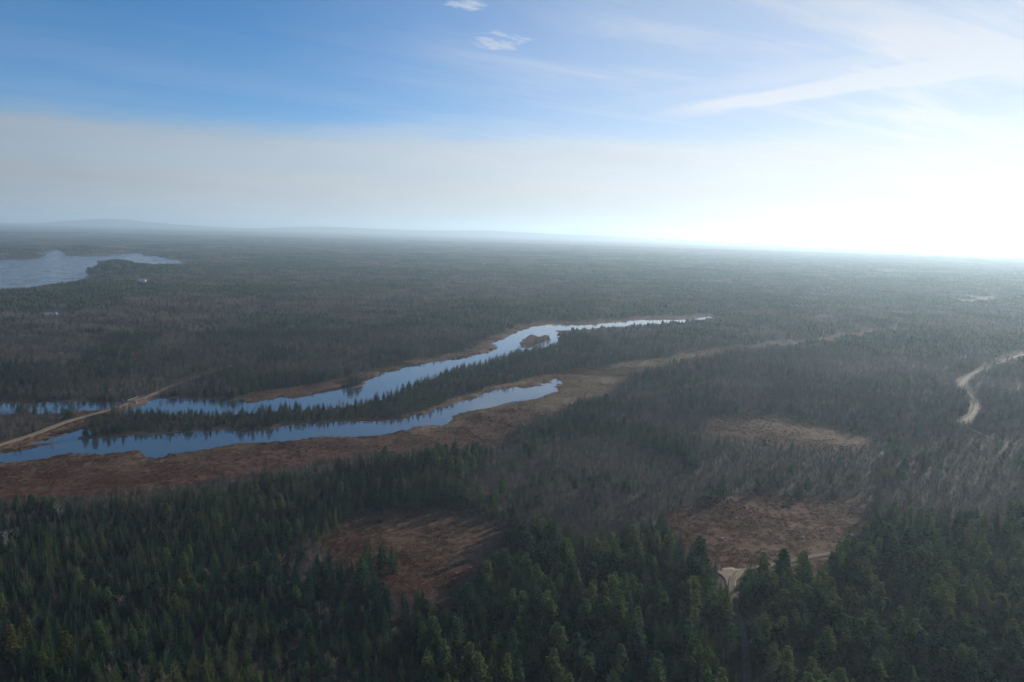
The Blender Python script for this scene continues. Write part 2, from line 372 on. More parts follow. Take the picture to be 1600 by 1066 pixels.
def ground_height(P):
    """Ground level over the water surface (z = 0)."""
    w = water_sdf(P)
    r = np.hypot(P[:, 0], P[:, 1])
    g = -1.3 + 1.75 * sstep(-5.0, 3.0, w)
    up = sstep(15.0, 140.0, w)
    g += up * (fbm(P, 170.0, 2, 3) * 5.0)
    g += sstep(1600.0, 5200.0, r) * sstep(120.0, 390.0, w) * (fbm(P, 1500.0, 7, 4) - 0.30) * 62.0
    g += sstep(5500.0, 9000.0, r) * fbm(P, 3800.0, 12, 3) * 30.0
    # the low hills on the skyline
    for hx, hy, hr, hh in HILLS:
        d2 = ((P[:, 0] - hx) ** 2 + ((P[:, 1] - hy) * 0.8) ** 2) / hr ** 2
        g += hh * np.exp(-d2 * 1.6)
    g += (vnoise(P, 3.2, 71) - 0.5) * 0.12 * sstep(1.0, 5.0, w) * (r < 700)
    for kx, ky, kr, kh in KNOLLS:
        g += kh * np.exp(-((P[:, 0] - kx) ** 2 + (P[:, 1] - ky) ** 2) / kr ** 2) * sstep(2.0, 40.0, w)
    cb = causeway_bed(P)
    g = np.where(w < 40, np.maximum(g, 1.15 * (1 - sstep(3.2, 7.5, cb)) - 1.3 * sstep(3.2, 7.5, cb)), g)
    return g


KNOLLS = [SPOT['lake_point'] + (120.0, 21.0), SPOT['lake_point_west'] + (120.0, 10.0), SPOT['lake_head'] + (150.0, 14.0), SPOT['lake_head_west'] + (150.0, 12.0)]
HILLS = [(-8300, 15200, 1100, 128), (-6900, 15600, 1500, 50), (-4200, 15900, 1500, 90), (-2400, 16000, 1700, 75), (-500, 16200, 1500, 95), (1500, 16500, 2300, 70)]


def mesh_obj(name, verts, faces, mat=None, parent=None, smooth_shade=False, link=True):
    me = bpy.data.meshes.new(name)
    me.from_pydata([tuple(v) for v in verts], [], [tuple(f) for f in faces])
    me.update()
    if mat is not None:
        me.materials.append(mat)
    if smooth_shade:
        me.polygons.foreach_set('use_smooth', [True] * len(me.polygons))
    o = bpy.data.objects.new(name, me)
    if link:
        C.objects.link(o)
    if parent is not None:
        o.parent = parent
    return o


def tag(o, label=None, category=None, group=None, kind=None):
    for k, v in (('label', label), ('category', category), ('group', group), ('kind', kind)):
        if v:
            o[k] = v
    return o


# ------------------------------------------------------------------ materials
def new_mat(name):
    m = bpy.data.materials.new(name)
    m.use_nodes = True
    m.node_tree.nodes.clear()
    return m, m.node_tree


def plain(name, col, rough=0.8, noise=0.15, scale=3.0, metallic=0.0):
    m, t = new_mat(name)
    tc = N(t, 'ShaderNodeTexCoord')
    n = N(t, 'ShaderNodeTexNoise', {'Vector': tc.outputs['Object'], 'Scale': scale, 'Detail': 4.0})
    f = smooth(t, n.outputs[0], 0.3, 0.7)
    a = tuple(c * (1 - noise) for c in col) + (1,)
    b = tuple(min(1, c * (1 + noise)) for c in col) + (1,)
    c = mix_rgb(t, f, a, b)
    p = N(t, 'ShaderNodeBsdfPrincipled', {'Base Color': c, 'Roughness': rough, 'Metallic': metallic, 'Specular IOR Level': 0.25})
    N(t, 'ShaderNodeOutputMaterial', {'Surface': p.outputs[0]})
    return m


def foliage(name, cols, translucent=0.3, stand=45.0):
    """Leaf or twig surface: its colour differs from tree to tree and from stand to stand."""
    m, t = new_mat(name)
    oi = N(t, 'ShaderNodeObjectInfo')
    loc = N(t, 'ShaderNodeTexNoise', {'Vector': oi.outputs['Location'], 'Scale': 1.0 / stand, 'Detail': 2.0})
    v = math_n(t, 'ADD', math_n(t, 'MULTIPLY', oi.outputs['Random'], 0.85), math_n(t, 'MULTIPLY', math_n(t, 'SUBTRACT', loc.outputs[0], 0.5), 2.5))
    v = math_n(t, 'ADD', v, 0.07)
    geo = N(t, 'ShaderNodeNewGeometry')
    v = math_n(t, 'ADD', v, math_n(t, 'MULTIPLY', math_n(t, 'SUBTRACT', geo.outputs['Random Per Island'], 0.5), 0.30), clamp=True)
    ramp = N(t, 'ShaderNodeValToRGB', {'Fac': v})
    el = ramp.color_ramp.elements
    el[0].color = tuple(cols[0]) + (1,)
    el[1].color = tuple(cols[-1]) + (1,)
    for i, c in list(enumerate(cols))[1:-1]:
        el.new(i / (len(cols) - 1)).color = tuple(c) + (1,)
    d = N(t, 'ShaderNodeBsdfDiffuse', {'Color': ramp.outputs[0], 'Roughness': 0.5})
    tr = N(t, 'ShaderNodeBsdfTranslucent', {'Color': ramp.outputs[0]})
    mx = N(t, 'ShaderNodeMixShader', {0: translucent, 1: d.outputs[0], 2: tr.outputs[0]})
    N(t, 'ShaderNodeOutputMaterial', {'Surface': mx.outputs[0]})
    return m


MAT = {}
MAT['spruce'] = foliage('spruce_needles', [(0.008, 0.023, 0.021), (0.015, 0.039, 0.027), (0.026, 0.061, 0.030), (0.048, 0.080, 0.032), (0.082, 0.092, 0.040)], 0.30)
MAT['pine'] = foliage('pine_needles', [(0.026, 0.062, 0.042), (0.050, 0.104, 0.052), (0.084, 0.140, 0.058), (0.110, 0.150, 0.060), (0.125, 0.146, 0.066)], 0.36)
MAT['twig'] = foliage('bare_twigs', [(0.066, 0.055, 0.060), (0.096, 0.081, 0.082), (0.130, 0.109, 0.103), (0.172, 0.146, 0.120), (0.225, 0.186, 0.138)], 0.15, 60.0)
MAT['shrub'] = foliage('shrub_twigs', [(0.084, 0.060, 0.058), (0.104, 0.074, 0.066), (0.118, 0.090, 0.074), (0.135, 0.106, 0.080)], 0.15, 30.0)
MAT['tussock'] = foliage('dry_sedge', [(0.052, 0.022, 0.016), (0.072, 0.030, 0.020), (0.086, 0.041, 0.026), (0.094, 0.054, 0.034), (0.120, 0.080, 0.050)], 0.45, 26.0)
MAT['straw'] = foliage('dry_straw', [(0.12, 0.078, 0.045), (0.15, 0.098, 0.055), (0.175, 0.118, 0.066), (0.20, 0.14, 0.082)], 0.45, 26.0)
MAT['amber'] = foliage('amber_leaves', [(0.17, 0.060, 0.025), (0.20, 0.080, 0.030), (0.17, 0.095, 0.035)], 0.35)
MAT['larch'] = foliage('larch_needles', [(0.085, 0.092, 0.032), (0.105, 0.105, 0.036), (0.11, 0.10, 0.04)], 0.35)
MAT['bark'] = plain('conifer_bark', (0.075, 0.058, 0.048), 0.9, 0.3, 6.0)
MAT['greybark'] = plain('grey_bark', (0.10, 0.088, 0.08), 0.9, 0.3, 5.0)
MAT['snagbark'] = plain('bleached_wood', (0.24, 0.225, 0.21), 0.85, 0.25, 5.0)


def ground_material():
    m, t = new_mat('land_surface')
    tc = N(t, 'ShaderNodeTexCoord')
    pos = tc.outputs['Object']
    at = N(t, 'ShaderNodeAttribute', attribute_name='zone')
    sep = N(t, 'ShaderNodeSeparateColor', {0: at.outputs['Color']})
    op, shore, far = sep.outputs[0], sep.outputs[1], sep.outputs[2]
    n_big = N(t, 'ShaderNodeTexNoise', {'Vector': pos, 'Scale': 0.028, 'Detail': 5.0, 'Roughness': 0.6}).outputs[0]
    n_mid = N(t, 'ShaderNodeTexNoise', {'Vector': pos, 'Scale': 0.16, 'Detail': 6.0, 'Roughness': 0.65}).outputs[0]
    n_fin = N(t, 'ShaderNodeTexNoise', {'Vector': pos, 'Scale': 0.9, 'Detail': 5.0, 'Roughness': 0.7}).outputs[0]
    red = mix_rgb(t, smooth(t, n_mid, 0.3, 0.7), (0.054, 0.023, 0.017, 1), (0.086, 0.041, 0.028, 1))
    straw = mix_rgb(t, smooth(t, n_fin, 0.3, 0.7), (0.090, 0.062, 0.042, 1), (0.140, 0.098, 0.060, 1))
    marsh = mix_rgb(t, smooth(t, n_big, 0.50, 0.74, 0.0, 0.8), red, straw)
    marsh = mix_rgb(t, smooth(t, n_fin, 0.56, 0.75, 0.0, 0.55), marsh, (0.055, 0.040, 0.030, 1))
    marsh = mix_rgb(t, shore, marsh, straw)
    litter = mix_rgb(t, smooth(t, n_mid, 0.35, 0.65), (0.034, 0.028, 0.023, 1), (0.066, 0.050, 0.038, 1))
    near = mix_rgb(t, op, litter, marsh)
    n_can = N(t, 'ShaderNodeTexNoise', {'Vector': pos, 'Scale': 0.004, 'Detail': 8.0, 'Roughness': 0.65}).outputs[0]
    canopy = mix_rgb(t, smooth(t, n_can, 0.38, 0.60), (0.026, 0.042, 0.028, 1), (0.062, 0.056, 0.046, 1))
    col = mix_rgb(t, far, near, canopy)
    b = N(t, 'ShaderNodeBump', {'Strength': 0.7, 'Distance': 0.5, 'Height': math_n(t, 'ADD', n_fin, math_n(t, 'MULTIPLY', n_mid, 2.0))})
    p = N(t, 'ShaderNodeBsdfPrincipled', {'Base Color': col, 'Roughness': 0.95, 'Specular IOR Level': 0.1, 'Normal': b.outputs[0]})
    N(t, 'ShaderNodeOutputMaterial', {'Surface': p.outputs[0]})
    return m


def water_material(name, ripple=0.012, scale=0.5, rough_max=0.07):
    m, t = new_mat(name)
    tc = N(t, 'ShaderNodeTexCoord')
    n = N(t, 'ShaderNodeTexNoise', {'Vector': tc.outputs['Object'], 'Scale': scale, 'Detail': 4.0, 'Roughness': 0.6})
    n2 = N(t, 'ShaderNodeTexNoise', {'Vector': tc.outputs['Object'], 'Scale': 0.03, 'Detail': 3.0})
    b = N(t, 'ShaderNodeBump', {'Strength': 0.6, 'Distance': ripple, 'Height': n.outputs[0]})
    rough = smooth(t, n2.outputs[0], 0.4, 0.7, rough_max * 0.3, rough_max)
    p = N(t, 'ShaderNodeBsdfPrincipled', {'Base Color': (0.020, 0.034, 0.047, 1), 'Roughness': rough, 'IOR': 1.7, 'Specular IOR Level': 0.5, 'Normal': b.outputs[0]})
    N(t, 'ShaderNodeOutputMaterial', {'Surface': p.outputs[0]})
    return m


def dirt_material(name, a, b):
    m, t = new_mat(name)
    tc = N(t, 'ShaderNodeTexCoord')
    n = N(t, 'ShaderNodeTexNoise', {'Vector': tc.outputs['Object'], 'Scale': 0.35, 'Detail': 7.0, 'Roughness': 0.7})
    at = N(t, 'ShaderNodeAttribute', attribute_name='across')
    crown = smooth(t, math_n(t, 'ABSOLUTE', at.outputs['Fac']), 0.10, 0.34)
    verge = smooth(t, math_n(t, 'ADD', math_n(t, 'ABSOLUTE', at.outputs['Fac']), math_n(t, 'MULTIPLY', math_n(t, 'SUBTRACT', n.outputs[0], 0.5), 0.7)), 0.70, 0.95)
    c = mix_rgb(t, smooth(t, n.outputs[0], 0.3, 0.7), a + (1,), b + (1,))
    c = mix_rgb(t, math_n(t, 'MULTIPLY', math_n(t, 'SUBTRACT', 1.0, crown), 0.45), c, (0.085, 0.065, 0.042, 1))
    c = mix_rgb(t, verge, c, (0.08, 0.056, 0.038, 1))
    bp = N(t, 'ShaderNodeBump', {'Strength': 0.4, 'Distance': 0.1, 'Height': n.outputs[0]})
    p = N(t, 'ShaderNodeBsdfPrincipled', {'Base Color': c, 'Roughness': 0.95, 'Specular IOR Level': 0.1, 'Normal': bp.outputs[0]})
    N(t, 'ShaderNodeOutputMaterial', {'Surface': p.outputs[0]})
    return m


# ------------------------------------------------------------------ ground, one sheet to the horizon
def build_ground():
    ang = np.concatenate([np.arange(-180, -60, 4.0), np.arange(-60, -42, 1.0), np.arange(-42, 42, 0.2), np.arange(42, 60, 1.0), np.arange(60, 180, 4.0)])
    rad = [0.0, 40.0, 80.0, 105.0]
    while rad[-1] < 20000.0:
        r = rad[-1]
        rad.append(r + max(1.8, r * 0.0105) * (1.0 if r < 4000 else 1.9))
    rad = np.array(rad)
    na, nr = len(ang), len(rad)
    A, Rr = np.meshgrid(np.radians(ang), rad[1:])
    P = np.stack([np.sin(A).ravel() * Rr.ravel(), np.cos(A).ravel() * Rr.ravel()], 1)
    z = ground_height(P)
    verts = np.concatenate([[[0, 0, ground_height(np.zeros((1, 2)))[0]]], np.column_stack([P, z])])
    idx = 1 + np.arange((nr - 1) * na).reshape(nr - 1, na)
    nxt = np.roll(idx, -1, axis=1)
    quads = np.stack([idx[:-1], nxt[:-1], nxt[1:], idx[1:]], -1).reshape(-1, 4)[:, ::-1]
    tris = np.stack([np.zeros(na, int), nxt[0], idx[0]], -1)
    me = bpy.data.meshes.new('ground')
    nv, nq, nt = len(verts), len(quads), len(tris)
    me.vertices.add(nv)
    me.vertices.foreach_set('co', verts.astype(np.float32).ravel())
    me.loops.add(nq * 4 + nt * 3)
    me.loops.foreach_set('vertex_index', np.concatenate([quads.ravel(), tris.ravel()]).astype(np.int32))
    me.polygons.add(nq + nt)
    me.polygons.foreach_set('loop_start', np.concatenate([np.arange(nq) * 4, nq * 4 + np.arange(nt) * 3]).astype(np.int32))
    me.polygons.foreach_set('use_smooth', np.ones(nq + nt, bool))
    me.update(calc_edges=True)
    me.validate()
    o_ = sstep(2.5, -2.5, open_sdf(P))
    w = water_sdf(P)
    lake_shore = sdf(P, 'lake', 400.0)
    shore = (1 - sstep(1.0, 10.0, w)) * (0.4 + 0.6 * vnoise(P, 20, 3))
    shore = np.maximum(shore, tan_ground(P))
    o_ = np.maximum(o_, np.where(lake_shore > 30, 1 - sstep(3.0, 7.0, w), 0))
    o_ = np.maximum(o_, far_open(P) * 0.75)
    for k in ('yard', 'lake_yard'):
        o_ = np.maximum(o_, sstep(2, -2, sdf(P, k)))
    r = np.hypot(P[:, 0], P[:, 1])
    far = sstep(5200, 6800, r)
    col = np.zeros((nv, 4), np.float32)
    col[1:, 0], col[1:, 1], col[1:, 2] = o_, shore, far
    col[:, 3] = 1
    ca = me.color_attributes.new('zone', 'FLOAT_COLOR', 'POINT')
    ca.data.foreach_set('color', col.ravel())
    me.materials.append(ground_material())
    g = bpy.data.objects.new('ground', me)
    C.objects.link(g)
    tag(g, 'flat wooded lowland with rust coloured marsh reaching the skyline', kind='structure')
    return g


ground = build_ground()


# ------------------------------------------------------------------ water
def water_sheet(name, key, d, label, mat):
    """A level sheet in cells of a grid, kept where the outline (and its bank) lies."""
    pts = POLY[key]
    lo, hi = pts.min(0) - d, pts.max(0) + d
    cell = max(6.0, float(max(hi - lo)) / 110.0)
    nx, ny = int((hi[0] - lo[0]) / cell) + 2, int((hi[1] - lo[1]) / cell) + 2
    gx, gy = np.meshgrid(lo[0] + (np.arange(nx) + 0.5) * cell, lo[1] + (np.arange(ny) + 0.5) * cell)
    Pc = np.stack([gx.ravel(), gy.ravel()], 1)
    keep = (sdf(Pc, key, d + cell * 2 + 10) < d + cell).reshape(ny, nx)
    vid, verts, faces = {}, [], []

    def v(i, j):
        if (i, j) not in vid:
            vid[(i, j)] = len(verts)
            verts.append((lo[0] + i * cell, lo[1] + j * cell, 0.0))
        return vid[(i, j)]
    for j in range(ny):
        for i in range(nx):
            if keep[j, i]:
                faces.append((v(i, j), v(i + 1, j), v(i + 1, j + 1), v(i, j + 1)))
    o = mesh_obj(name, verts, faces, mat)
    return tag(o, label, kind='structure')


river_mat = water_material('still_river_water', 0.010, 0.6)
lake_mat = water_material('lake_water', 3.2, 0.20, 0.36)
water_sheet('river', 'river', 6.0, 'winding blue river with a narrow bend far off', river_mat)
water_sheet('backwater', 'backwater', 6.0, 'still blue backwater in front of the wooded point', river_mat).location.z = -0.012
water_sheet('pool', 'pool', 4.0, 'small dark pool beside the causeway', river_mat).location.z = -0.024
water_sheet('lake', 'lake', 20.0, 'wide blue lake far off among the woods', lake_mat)


# ------------------------------------------------------------------ roads
def resample(pts, step):
    pts = np.asarray(pts, float)
    # Catmull-Rom through the points, then even spacing
    ext = np.vstack([2 * pts[0] - pts[1], pts, 2 * pts[-1] - pts[-2]])
    out = []
    for i in range(1, len(ext) - 2):
        p0, p1, p2, p3 = ext[i - 1], ext[i], ext[i + 1], ext[i + 2]
        for u in np.linspace(0, 1, 24, endpoint=False):
            out.append(0.5 * ((2 * p1) + (-p0 + p2) * u + (2 * p0 - 5 * p1 + 4 * p2 - p3) * u * u + (-p0 + 3 * p1 - 3 * p2 + p3) * u ** 3))
    out.append(pts[-1])
    out = np.array(out)
    s = np.concatenate([[0], np.cumsum(np.hypot(*np.diff(out, axis=0).T))])
    q = np.arange(0, s[-1], step)
    return np.stack([np.interp(q, s, out[:, 0]), np.interp(q, s, out[:, 1])], 1)


def road(name, key, width, label, mat, lift=0.10, wob=0.5):
    line = resample(POLY[key], 1.6)
    t = np.gradient(line, axis=0)
    t /= np.linalg.norm(t, axis=1)[:, None] + 1e-9
    nrm = np.stack([t[:, 1], -t[:, 0]], 1)
    prof = [-1.25, -1.0, -0.6, -0.2, 0.2, 0.6, 1.0, 1.25]
    drop = [-0.55, 0.0, 0.02, 0.05, 0.05, 0.02, 0.0, -0.55]
    wv = width * 0.5 * (1 + wob * (fbm(line, 12.0, 44, 3) - 0.5))
    verts, acr = [], []
    centre_h = np.maximum(ground_height(line), 1.0)
    k = np.ones(9) / 9
    centre_h = np.convolve(np.pad(centre_h, 4, mode='edge'), k, 'valid')
    side_max = centre_h.copy()
    for s in (-1, 1):
        side_max = np.maximum(side_max, ground_height(line + nrm * (wv * s)[:, None]))
    side_max = np.convolve(np.pad(side_max, 4, mode='edge'), k, 'valid')
    for i in range(len(line)):
        for p, d in zip(prof, drop):
            q = line[i] + nrm[i] * wv[i] * p
            verts.append((q[0], q[1], side_max[i] + lift + d))
            acr.append(p)
    m = len(prof)
    faces = [(i * m + j, i * m + j + 1, (i + 1) * m + j + 1, (i + 1) * m + j) for i in range(len(line) - 1) for j in range(m - 1)]
    o = mesh_obj(name, verts, faces, mat, smooth_shade=True)
    at = o.data.attributes.new('across', 'FLOAT', 'POINT')
    at.data.foreach_set('value', np.array(acr, np.float32))
    return tag(o, label, kind='structure')


gravel = dirt_material('pale_gravel', (0.125, 0.105, 0.085), (0.185, 0.155, 0.122))
earth = dirt_material('brown_gravel', (0.15, 0.115, 0.083), (0.23, 0.18, 0.13))
woodland = dirt_material('shade_darkened_gravel', (0.09, 0.077, 0.062), (0.15, 0.128, 0.10))  # gravel for the forest track, with the trees' shade put into its colour
road('causeway_road', 'causeway', 4.6, 'brown dirt road crossing the marsh on a low causeway', earth, 0.12)
road('winding_track', 'track_right', 3.3, 'pale dirt track winding through the far woods', gravel, 0.25, 0.7)
road('gravel_track', 'track_near', 2.3, 'shaded gravel track running between the pines', woodland, 0.12, 0.3)


def sand_pad():
    pts = POLY['sand_pad']
    line = resample(np.vstack([pts, pts[:1]]), 0.8)
    c = pts.mean(0)
    rings = [1.0, 0.75, 0.5, 0.25]
    verts, faces = [], []
    n = len(line)
    jit = 1 + 0.6 * (fbm(line, 4.0, 8, 3) - 0.5)
    for k, q in enumerate([1.06] + rings):
        for i in range(n):
            v = c + (line[i] - c) * q * jit[i] * 0.9
            verts.append((v[0], v[1], float(ground_height(v[None])[0]) + (-0.5 if k == 0 else 0.15)))
    verts.append((c[0], c[1], float(ground_height(c[None])[0]) + 0.15))
    for k in range(len(rings)):
        for i in range(n):
            faces.append((k * n + i, k * n + (i + 1) % n, (k + 1) * n + (i + 1) % n, (k + 1) * n + i))
    last = len(rings) * n
    for i in range(n):
        faces.append((last + i, last + (i + 1) % n, len(verts) - 1))
    o = mesh_obj('sand_pad', verts, faces, None, smooth_shade=True)
    at = o.data.attributes.new('across', 'FLOAT', 'POINT')
    at.data.foreach_set('value', np.full(len(verts), 0.5, np.float32))
    o.data.materials.append(dirt_material('bare_sand', (0.145, 0.123, 0.094), (0.215, 0.185, 0.142)))
    bm = bmesh.new()
    bm.from_mesh(o.data)
    bmesh.ops.recalc_face_normals(bm, faces=bm.faces)
    bm.to_mesh(o.data)
    bm.free()
    return tag(o, 'pale sandy clearing where the track meets the field', kind='structure')


sand_pad()


# ------------------------------------------------------------------ tree shapes
class Shape:
    def __init__(self):
        self.v, self.f, self.m = [], [], []

    def add(self, verts, faces, m=0):
        b = len(self.v)
        self.v += [tuple(map(float, p)) for p in verts]
        self.f += [tuple(b + i for i in q) for q in faces]
        self.m += [m] * len(faces)

    def tube(self, pts, radii, sides=5, m=0):
        b, rings = [], len(pts)
        for i, (p, r) in enumerate(zip(pts, radii)):
            d = np.array(pts[min(i + 1, rings - 1)], float) - np.array(pts[max(i - 1, 0)], float)
            d /= np.linalg.norm(d) + 1e-9
            u = np.cross(d, (0.31, 0.95, 0.05))
            u /= np.linalg.norm(u) + 1e-9
            w = np.cross(d, u)
            for k in range(sides):
                a = 2 * math.pi * k / sides
                b.append(np.array(p) + r * (math.cos(a) * u + math.sin(a) * w))
        fs = [(i * sides + k, i * sides + (k + 1) % sides, (i + 1) * sides + (k + 1) % sides, (i + 1) * sides + k) for i in range(rings - 1) for k in range(sides)]
        self.add(b, fs, m)

    def mesh(self, name, mats, only=None):
        me = bpy.data.meshes.new(name)
        if only is None:
            me.from_pydata(self.v, [], self.f)
            for x in mats:
                me.materials.append(x)
            me.polygons.foreach_set('material_index', self.m)
        else:
            fs = [q for q, k in zip(self.f, self.m) if k == only]
            used = sorted({i for q in fs for i in q})
            ren = {i: j for j, i in enumerate(used)}
            me.from_pydata([self.v[i] for i in used], [], [tuple(ren[i] for i in q) for q in fs])
            me.materials.append(mats[only])
        me.update()
        return me


def frond(S, base, out, length, width, droop, rg, m=1, up=0.0):
    """One flat conifer bough: ridge line drooping outward, feathered edges."""
    out = np.array(out, float)
    side = np.cross(out, (0, 0, 1))
    side /= np.linalg.norm(side) + 1e-9
    b = np.array(base, float)
    p1 = b + out * length * 0.5 + np.array((0, 0, up * length * 0.5 - droop * length * 0.18))
    tip = b + out * length + np.array((0, 0, up * length - droop * length * 0.6))
    wl = width * rg.uniform(0.75, 1.2)
    l1 = p1 + side * wl * 0.5 - np.array((0, 0, 0.10 * length + rg.uniform(0, 0.05)))
    r1 = p1 - side * wl * 0.5 - np.array((0, 0, 0.10 * length + rg.uniform(0, 0.05)))
    l2 = b + out * length * 0.80 + side * wl * 0.30 + np.array((0, 0, up * length * 0.8 - droop * length * 0.52))
    r2 = b + out * length * 0.80 - side * wl * 0.30 + np.array((0, 0, up * length * 0.8 - droop * length * 0.52))
    S.add([b, l1, p1, r1, tip, l2, r2], [(0, 1, 2), (0, 2, 3), (2, 5, 4), (2, 4, 6)], m)


def spruce_shape(seed, h=10.0, r=1.7, tiers=17, base=0.06, ragged=0.25):
    rg = random.Random(seed)
    S = Shape()
    lean = (rg.uniform(-0.02, 0.02) * h, rg.uniform(-0.02, 0.02) * h)
    ax = lambda q: np.array((lean[0] * q * q, lean[1] * q * q, h * q))
    S.tube([ax(0) - np.array((0, 0, 0.6)), ax(0.3), ax(0.7), ax(0.97)], [0.016 * h, 0.012 * h, 0.007 * h, 0.002 * h], 5, 0)
    for k in range(tiers):
        q = base + (0.985 - base) * (k / (tiers - 1)) ** 0.92
        rad = r * max(0.045, (1 - q) ** 0.80) * (0.55 + 0.45 * min(1, q / 0.2))
        nb = max(4, int(8 - 3.5 * q))
        a0 = rg.uniform(0, 6.28)
        for j in range(nb):
            a = a0 + 6.283 * j / nb + rg.uniform(-0.28, 0.28)
            L = rad * rg.uniform(1 - ragged, 1 + ragged)
            frond(S, ax(q) + np.array((0, 0, rg.uniform(-0.15, 0.15))), (math.cos(a), math.sin(a), 0), L, max(0.22, L * rg.uniform(0.62, 0.95)), 0.55 * (1 - q) + 0.12, rg, 1, 0.12 + 0.5 * q * q)
    S.add([ax(0.95) + np.array((0.07, 0, 0)), ax(0.95) + np.array((-0.04, 0.06, 0)), ax(0.95) + np.array((-0.04, -0.06, 0)), ax(1.0) + np.array((0, 0, 0.25))], [(0, 1, 3), (1, 2, 3), (2, 0, 3)], 1)
    return S


def pine_shape(seed, h=16.0, r=3.6, whorls=11, base=0.16, tufts=5):
    rg = random.Random(seed)
    S = Shape()
    bend = (rg.uniform(-0.03, 0.03) * h, rg.uniform(-0.03, 0.03) * h)
    ax = lambda q: np.array((bend[0] * q * q, bend[1] * q * q, h * q))
    S.tube([ax(0) - np.array((0, 0, 0.8)), ax(0.25), ax(0.6), ax(0.97)], [0.017 * h, 0.013 * h, 0.008 * h, 0.002 * h], 6, 0)
    lop = rg.uniform(0, 6.28)
    for k in range(whorls):
        q = base + (0.97 - base) * k / (whorls - 1)
        prof = (1 - q) ** 0.62 * (0.62 + 0.38 * min(1, (q - base) / 0.22 + 0.2))
        nb = 6 if q < 0.75 else 5
        a0 = rg.uniform(0, 6.28)
        for j in range(nb):
            a = a0 + 6.283 * j / nb + rg.uniform(-0.35, 0.35)
            L = max(0.45, r * prof * rg.uniform(0.62, 1.18) * (1 + 0.18 * math.cos(a - lop)))
            d = np.array((math.cos(a), math.sin(a), 0.0))
            rise = 0.10 + 0.55 * q * q + rg.uniform(-0.05, 0.12)
            b = ax(q)
            tip = b + d * L + np.array((0, 0, L * rise))
            if q < 0.8:
                S.tube([b, b + d * L * 0.6 + np.array((0, 0, L * rise * 0.4)), tip], [0.055, 0.03, 0.012], 3, 0)
            nt = tufts if q < 0.8 else max(3, tufts - 1)
            for i in range(nt):
                u = 0.34 + 0.66 * (i + rg.uniform(0, 0.6)) / nt
                c = b + d * L * u + np.array((0, 0, L * rise * u ** 1.3)) + np.array((rg.uniform(-1, 1), rg.uniform(-1, 1), rg.uniform(-0.2, 0.45))) * 0.20 * L
                s = rg.uniform(0.60, 1.05) * (0.60 + 0.40 * prof)
                for n_ in range(5):
                    aa = a + rg.uniform(-1.5, 1.5)
                    e = rg.uniform(-0.15, 0.95)
                    o = np.array((math.cos(aa) * math.cos(e), math.sin(aa) * math.cos(e), math.sin(e)))
                    sd = np.cross(o, (rg.uniform(-1, 1), rg.uniform(-1, 1), rg.uniform(-1, 1)))
                    sd /= np.linalg.norm(sd) + 1e-9
                    S.add([c - o * s * 0.25, c + o * s * 0.35 + sd * s * 0.42, c + o * s * rg.uniform(0.9, 1.25), c + o * s * 0.35 - sd * s * 0.42], [(0, 1, 2), (0, 2, 3)], 1)
    return S


def bare_shape(seed, h=11.0, spread=2.6, limbs=12, twigs=360, tw=0.05, base=0.22):
    rg = random.Random(seed)
    S = Shape()
    kx, ky = rg.uniform(-0.5, 0.5), rg.uniform(-0.5, 0.5)
    ax = lambda q: np.array((kx * math.sin(q * 2.2), ky * math.sin(q * 2.6), h * q))
    S.tube([ax(0) - np.array((0, 0, 0.6)), ax(0.25), ax(0.55), ax(0.9)], [0.014 * h, 0.011 * h, 0.007 * h, 0.002 * h], 5, 0)
    lim = []
    for k in range(limbs):
        q = base + (0.80 - base) * k / (limbs - 1)
        a = rg.uniform(0, 6.283) + k * 2.4
        L = spread * (1.15 - 0.55 * q) * rg.uniform(0.7, 1.15)
        up = rg.uniform(0.75, 1.5)
        b = ax(q)
        p1 = b + np.array((math.cos(a) * L * 0.5, math.sin(a) * L * 0.5, L * 0.5 * up * 0.8))
        p2 = b + np.array((math.cos(a) * L, math.sin(a) * L, L * up * 1.15))
        p2[2] = min(p2[2], h * 0.98)
        S.tube([b, p1, p2], [0.0055 * h, 0.0035 * h, 0.001 * h], 3, 0)
        lim.append((b, p1, p2))
    lim.append((ax(0.5), ax(0.75), ax(0.95)))
    for _ in range(twigs):
        b, p1, p2 = rg.choice(lim)
        u = rg.uniform(0.12, 1.0)
        c = b + (p1 - b) * u * 2 if u < 0.5 else p1 + (p2 - p1) * (u - 0.5) * 2
        a = rg.uniform(0, 6.283)
        e = rg.uniform(0.25, 1.25)
        L = rg.uniform(0.5, 1.35) * h / 10
        o = np.array((math.cos(a) * math.cos(e), math.sin(a) * math.cos(e), math.sin(e))) * L
        sd = np.array((-math.sin(a + rg.uniform(-0.6, 0.6)), math.cos(a), rg.uniform(-0.4, 0.4))) * tw * rg.uniform(0.7, 1.4)
        S.add([c - sd * 0.5, c + sd * 0.5, c + o], [(0, 1, 2)], 1)
    return S


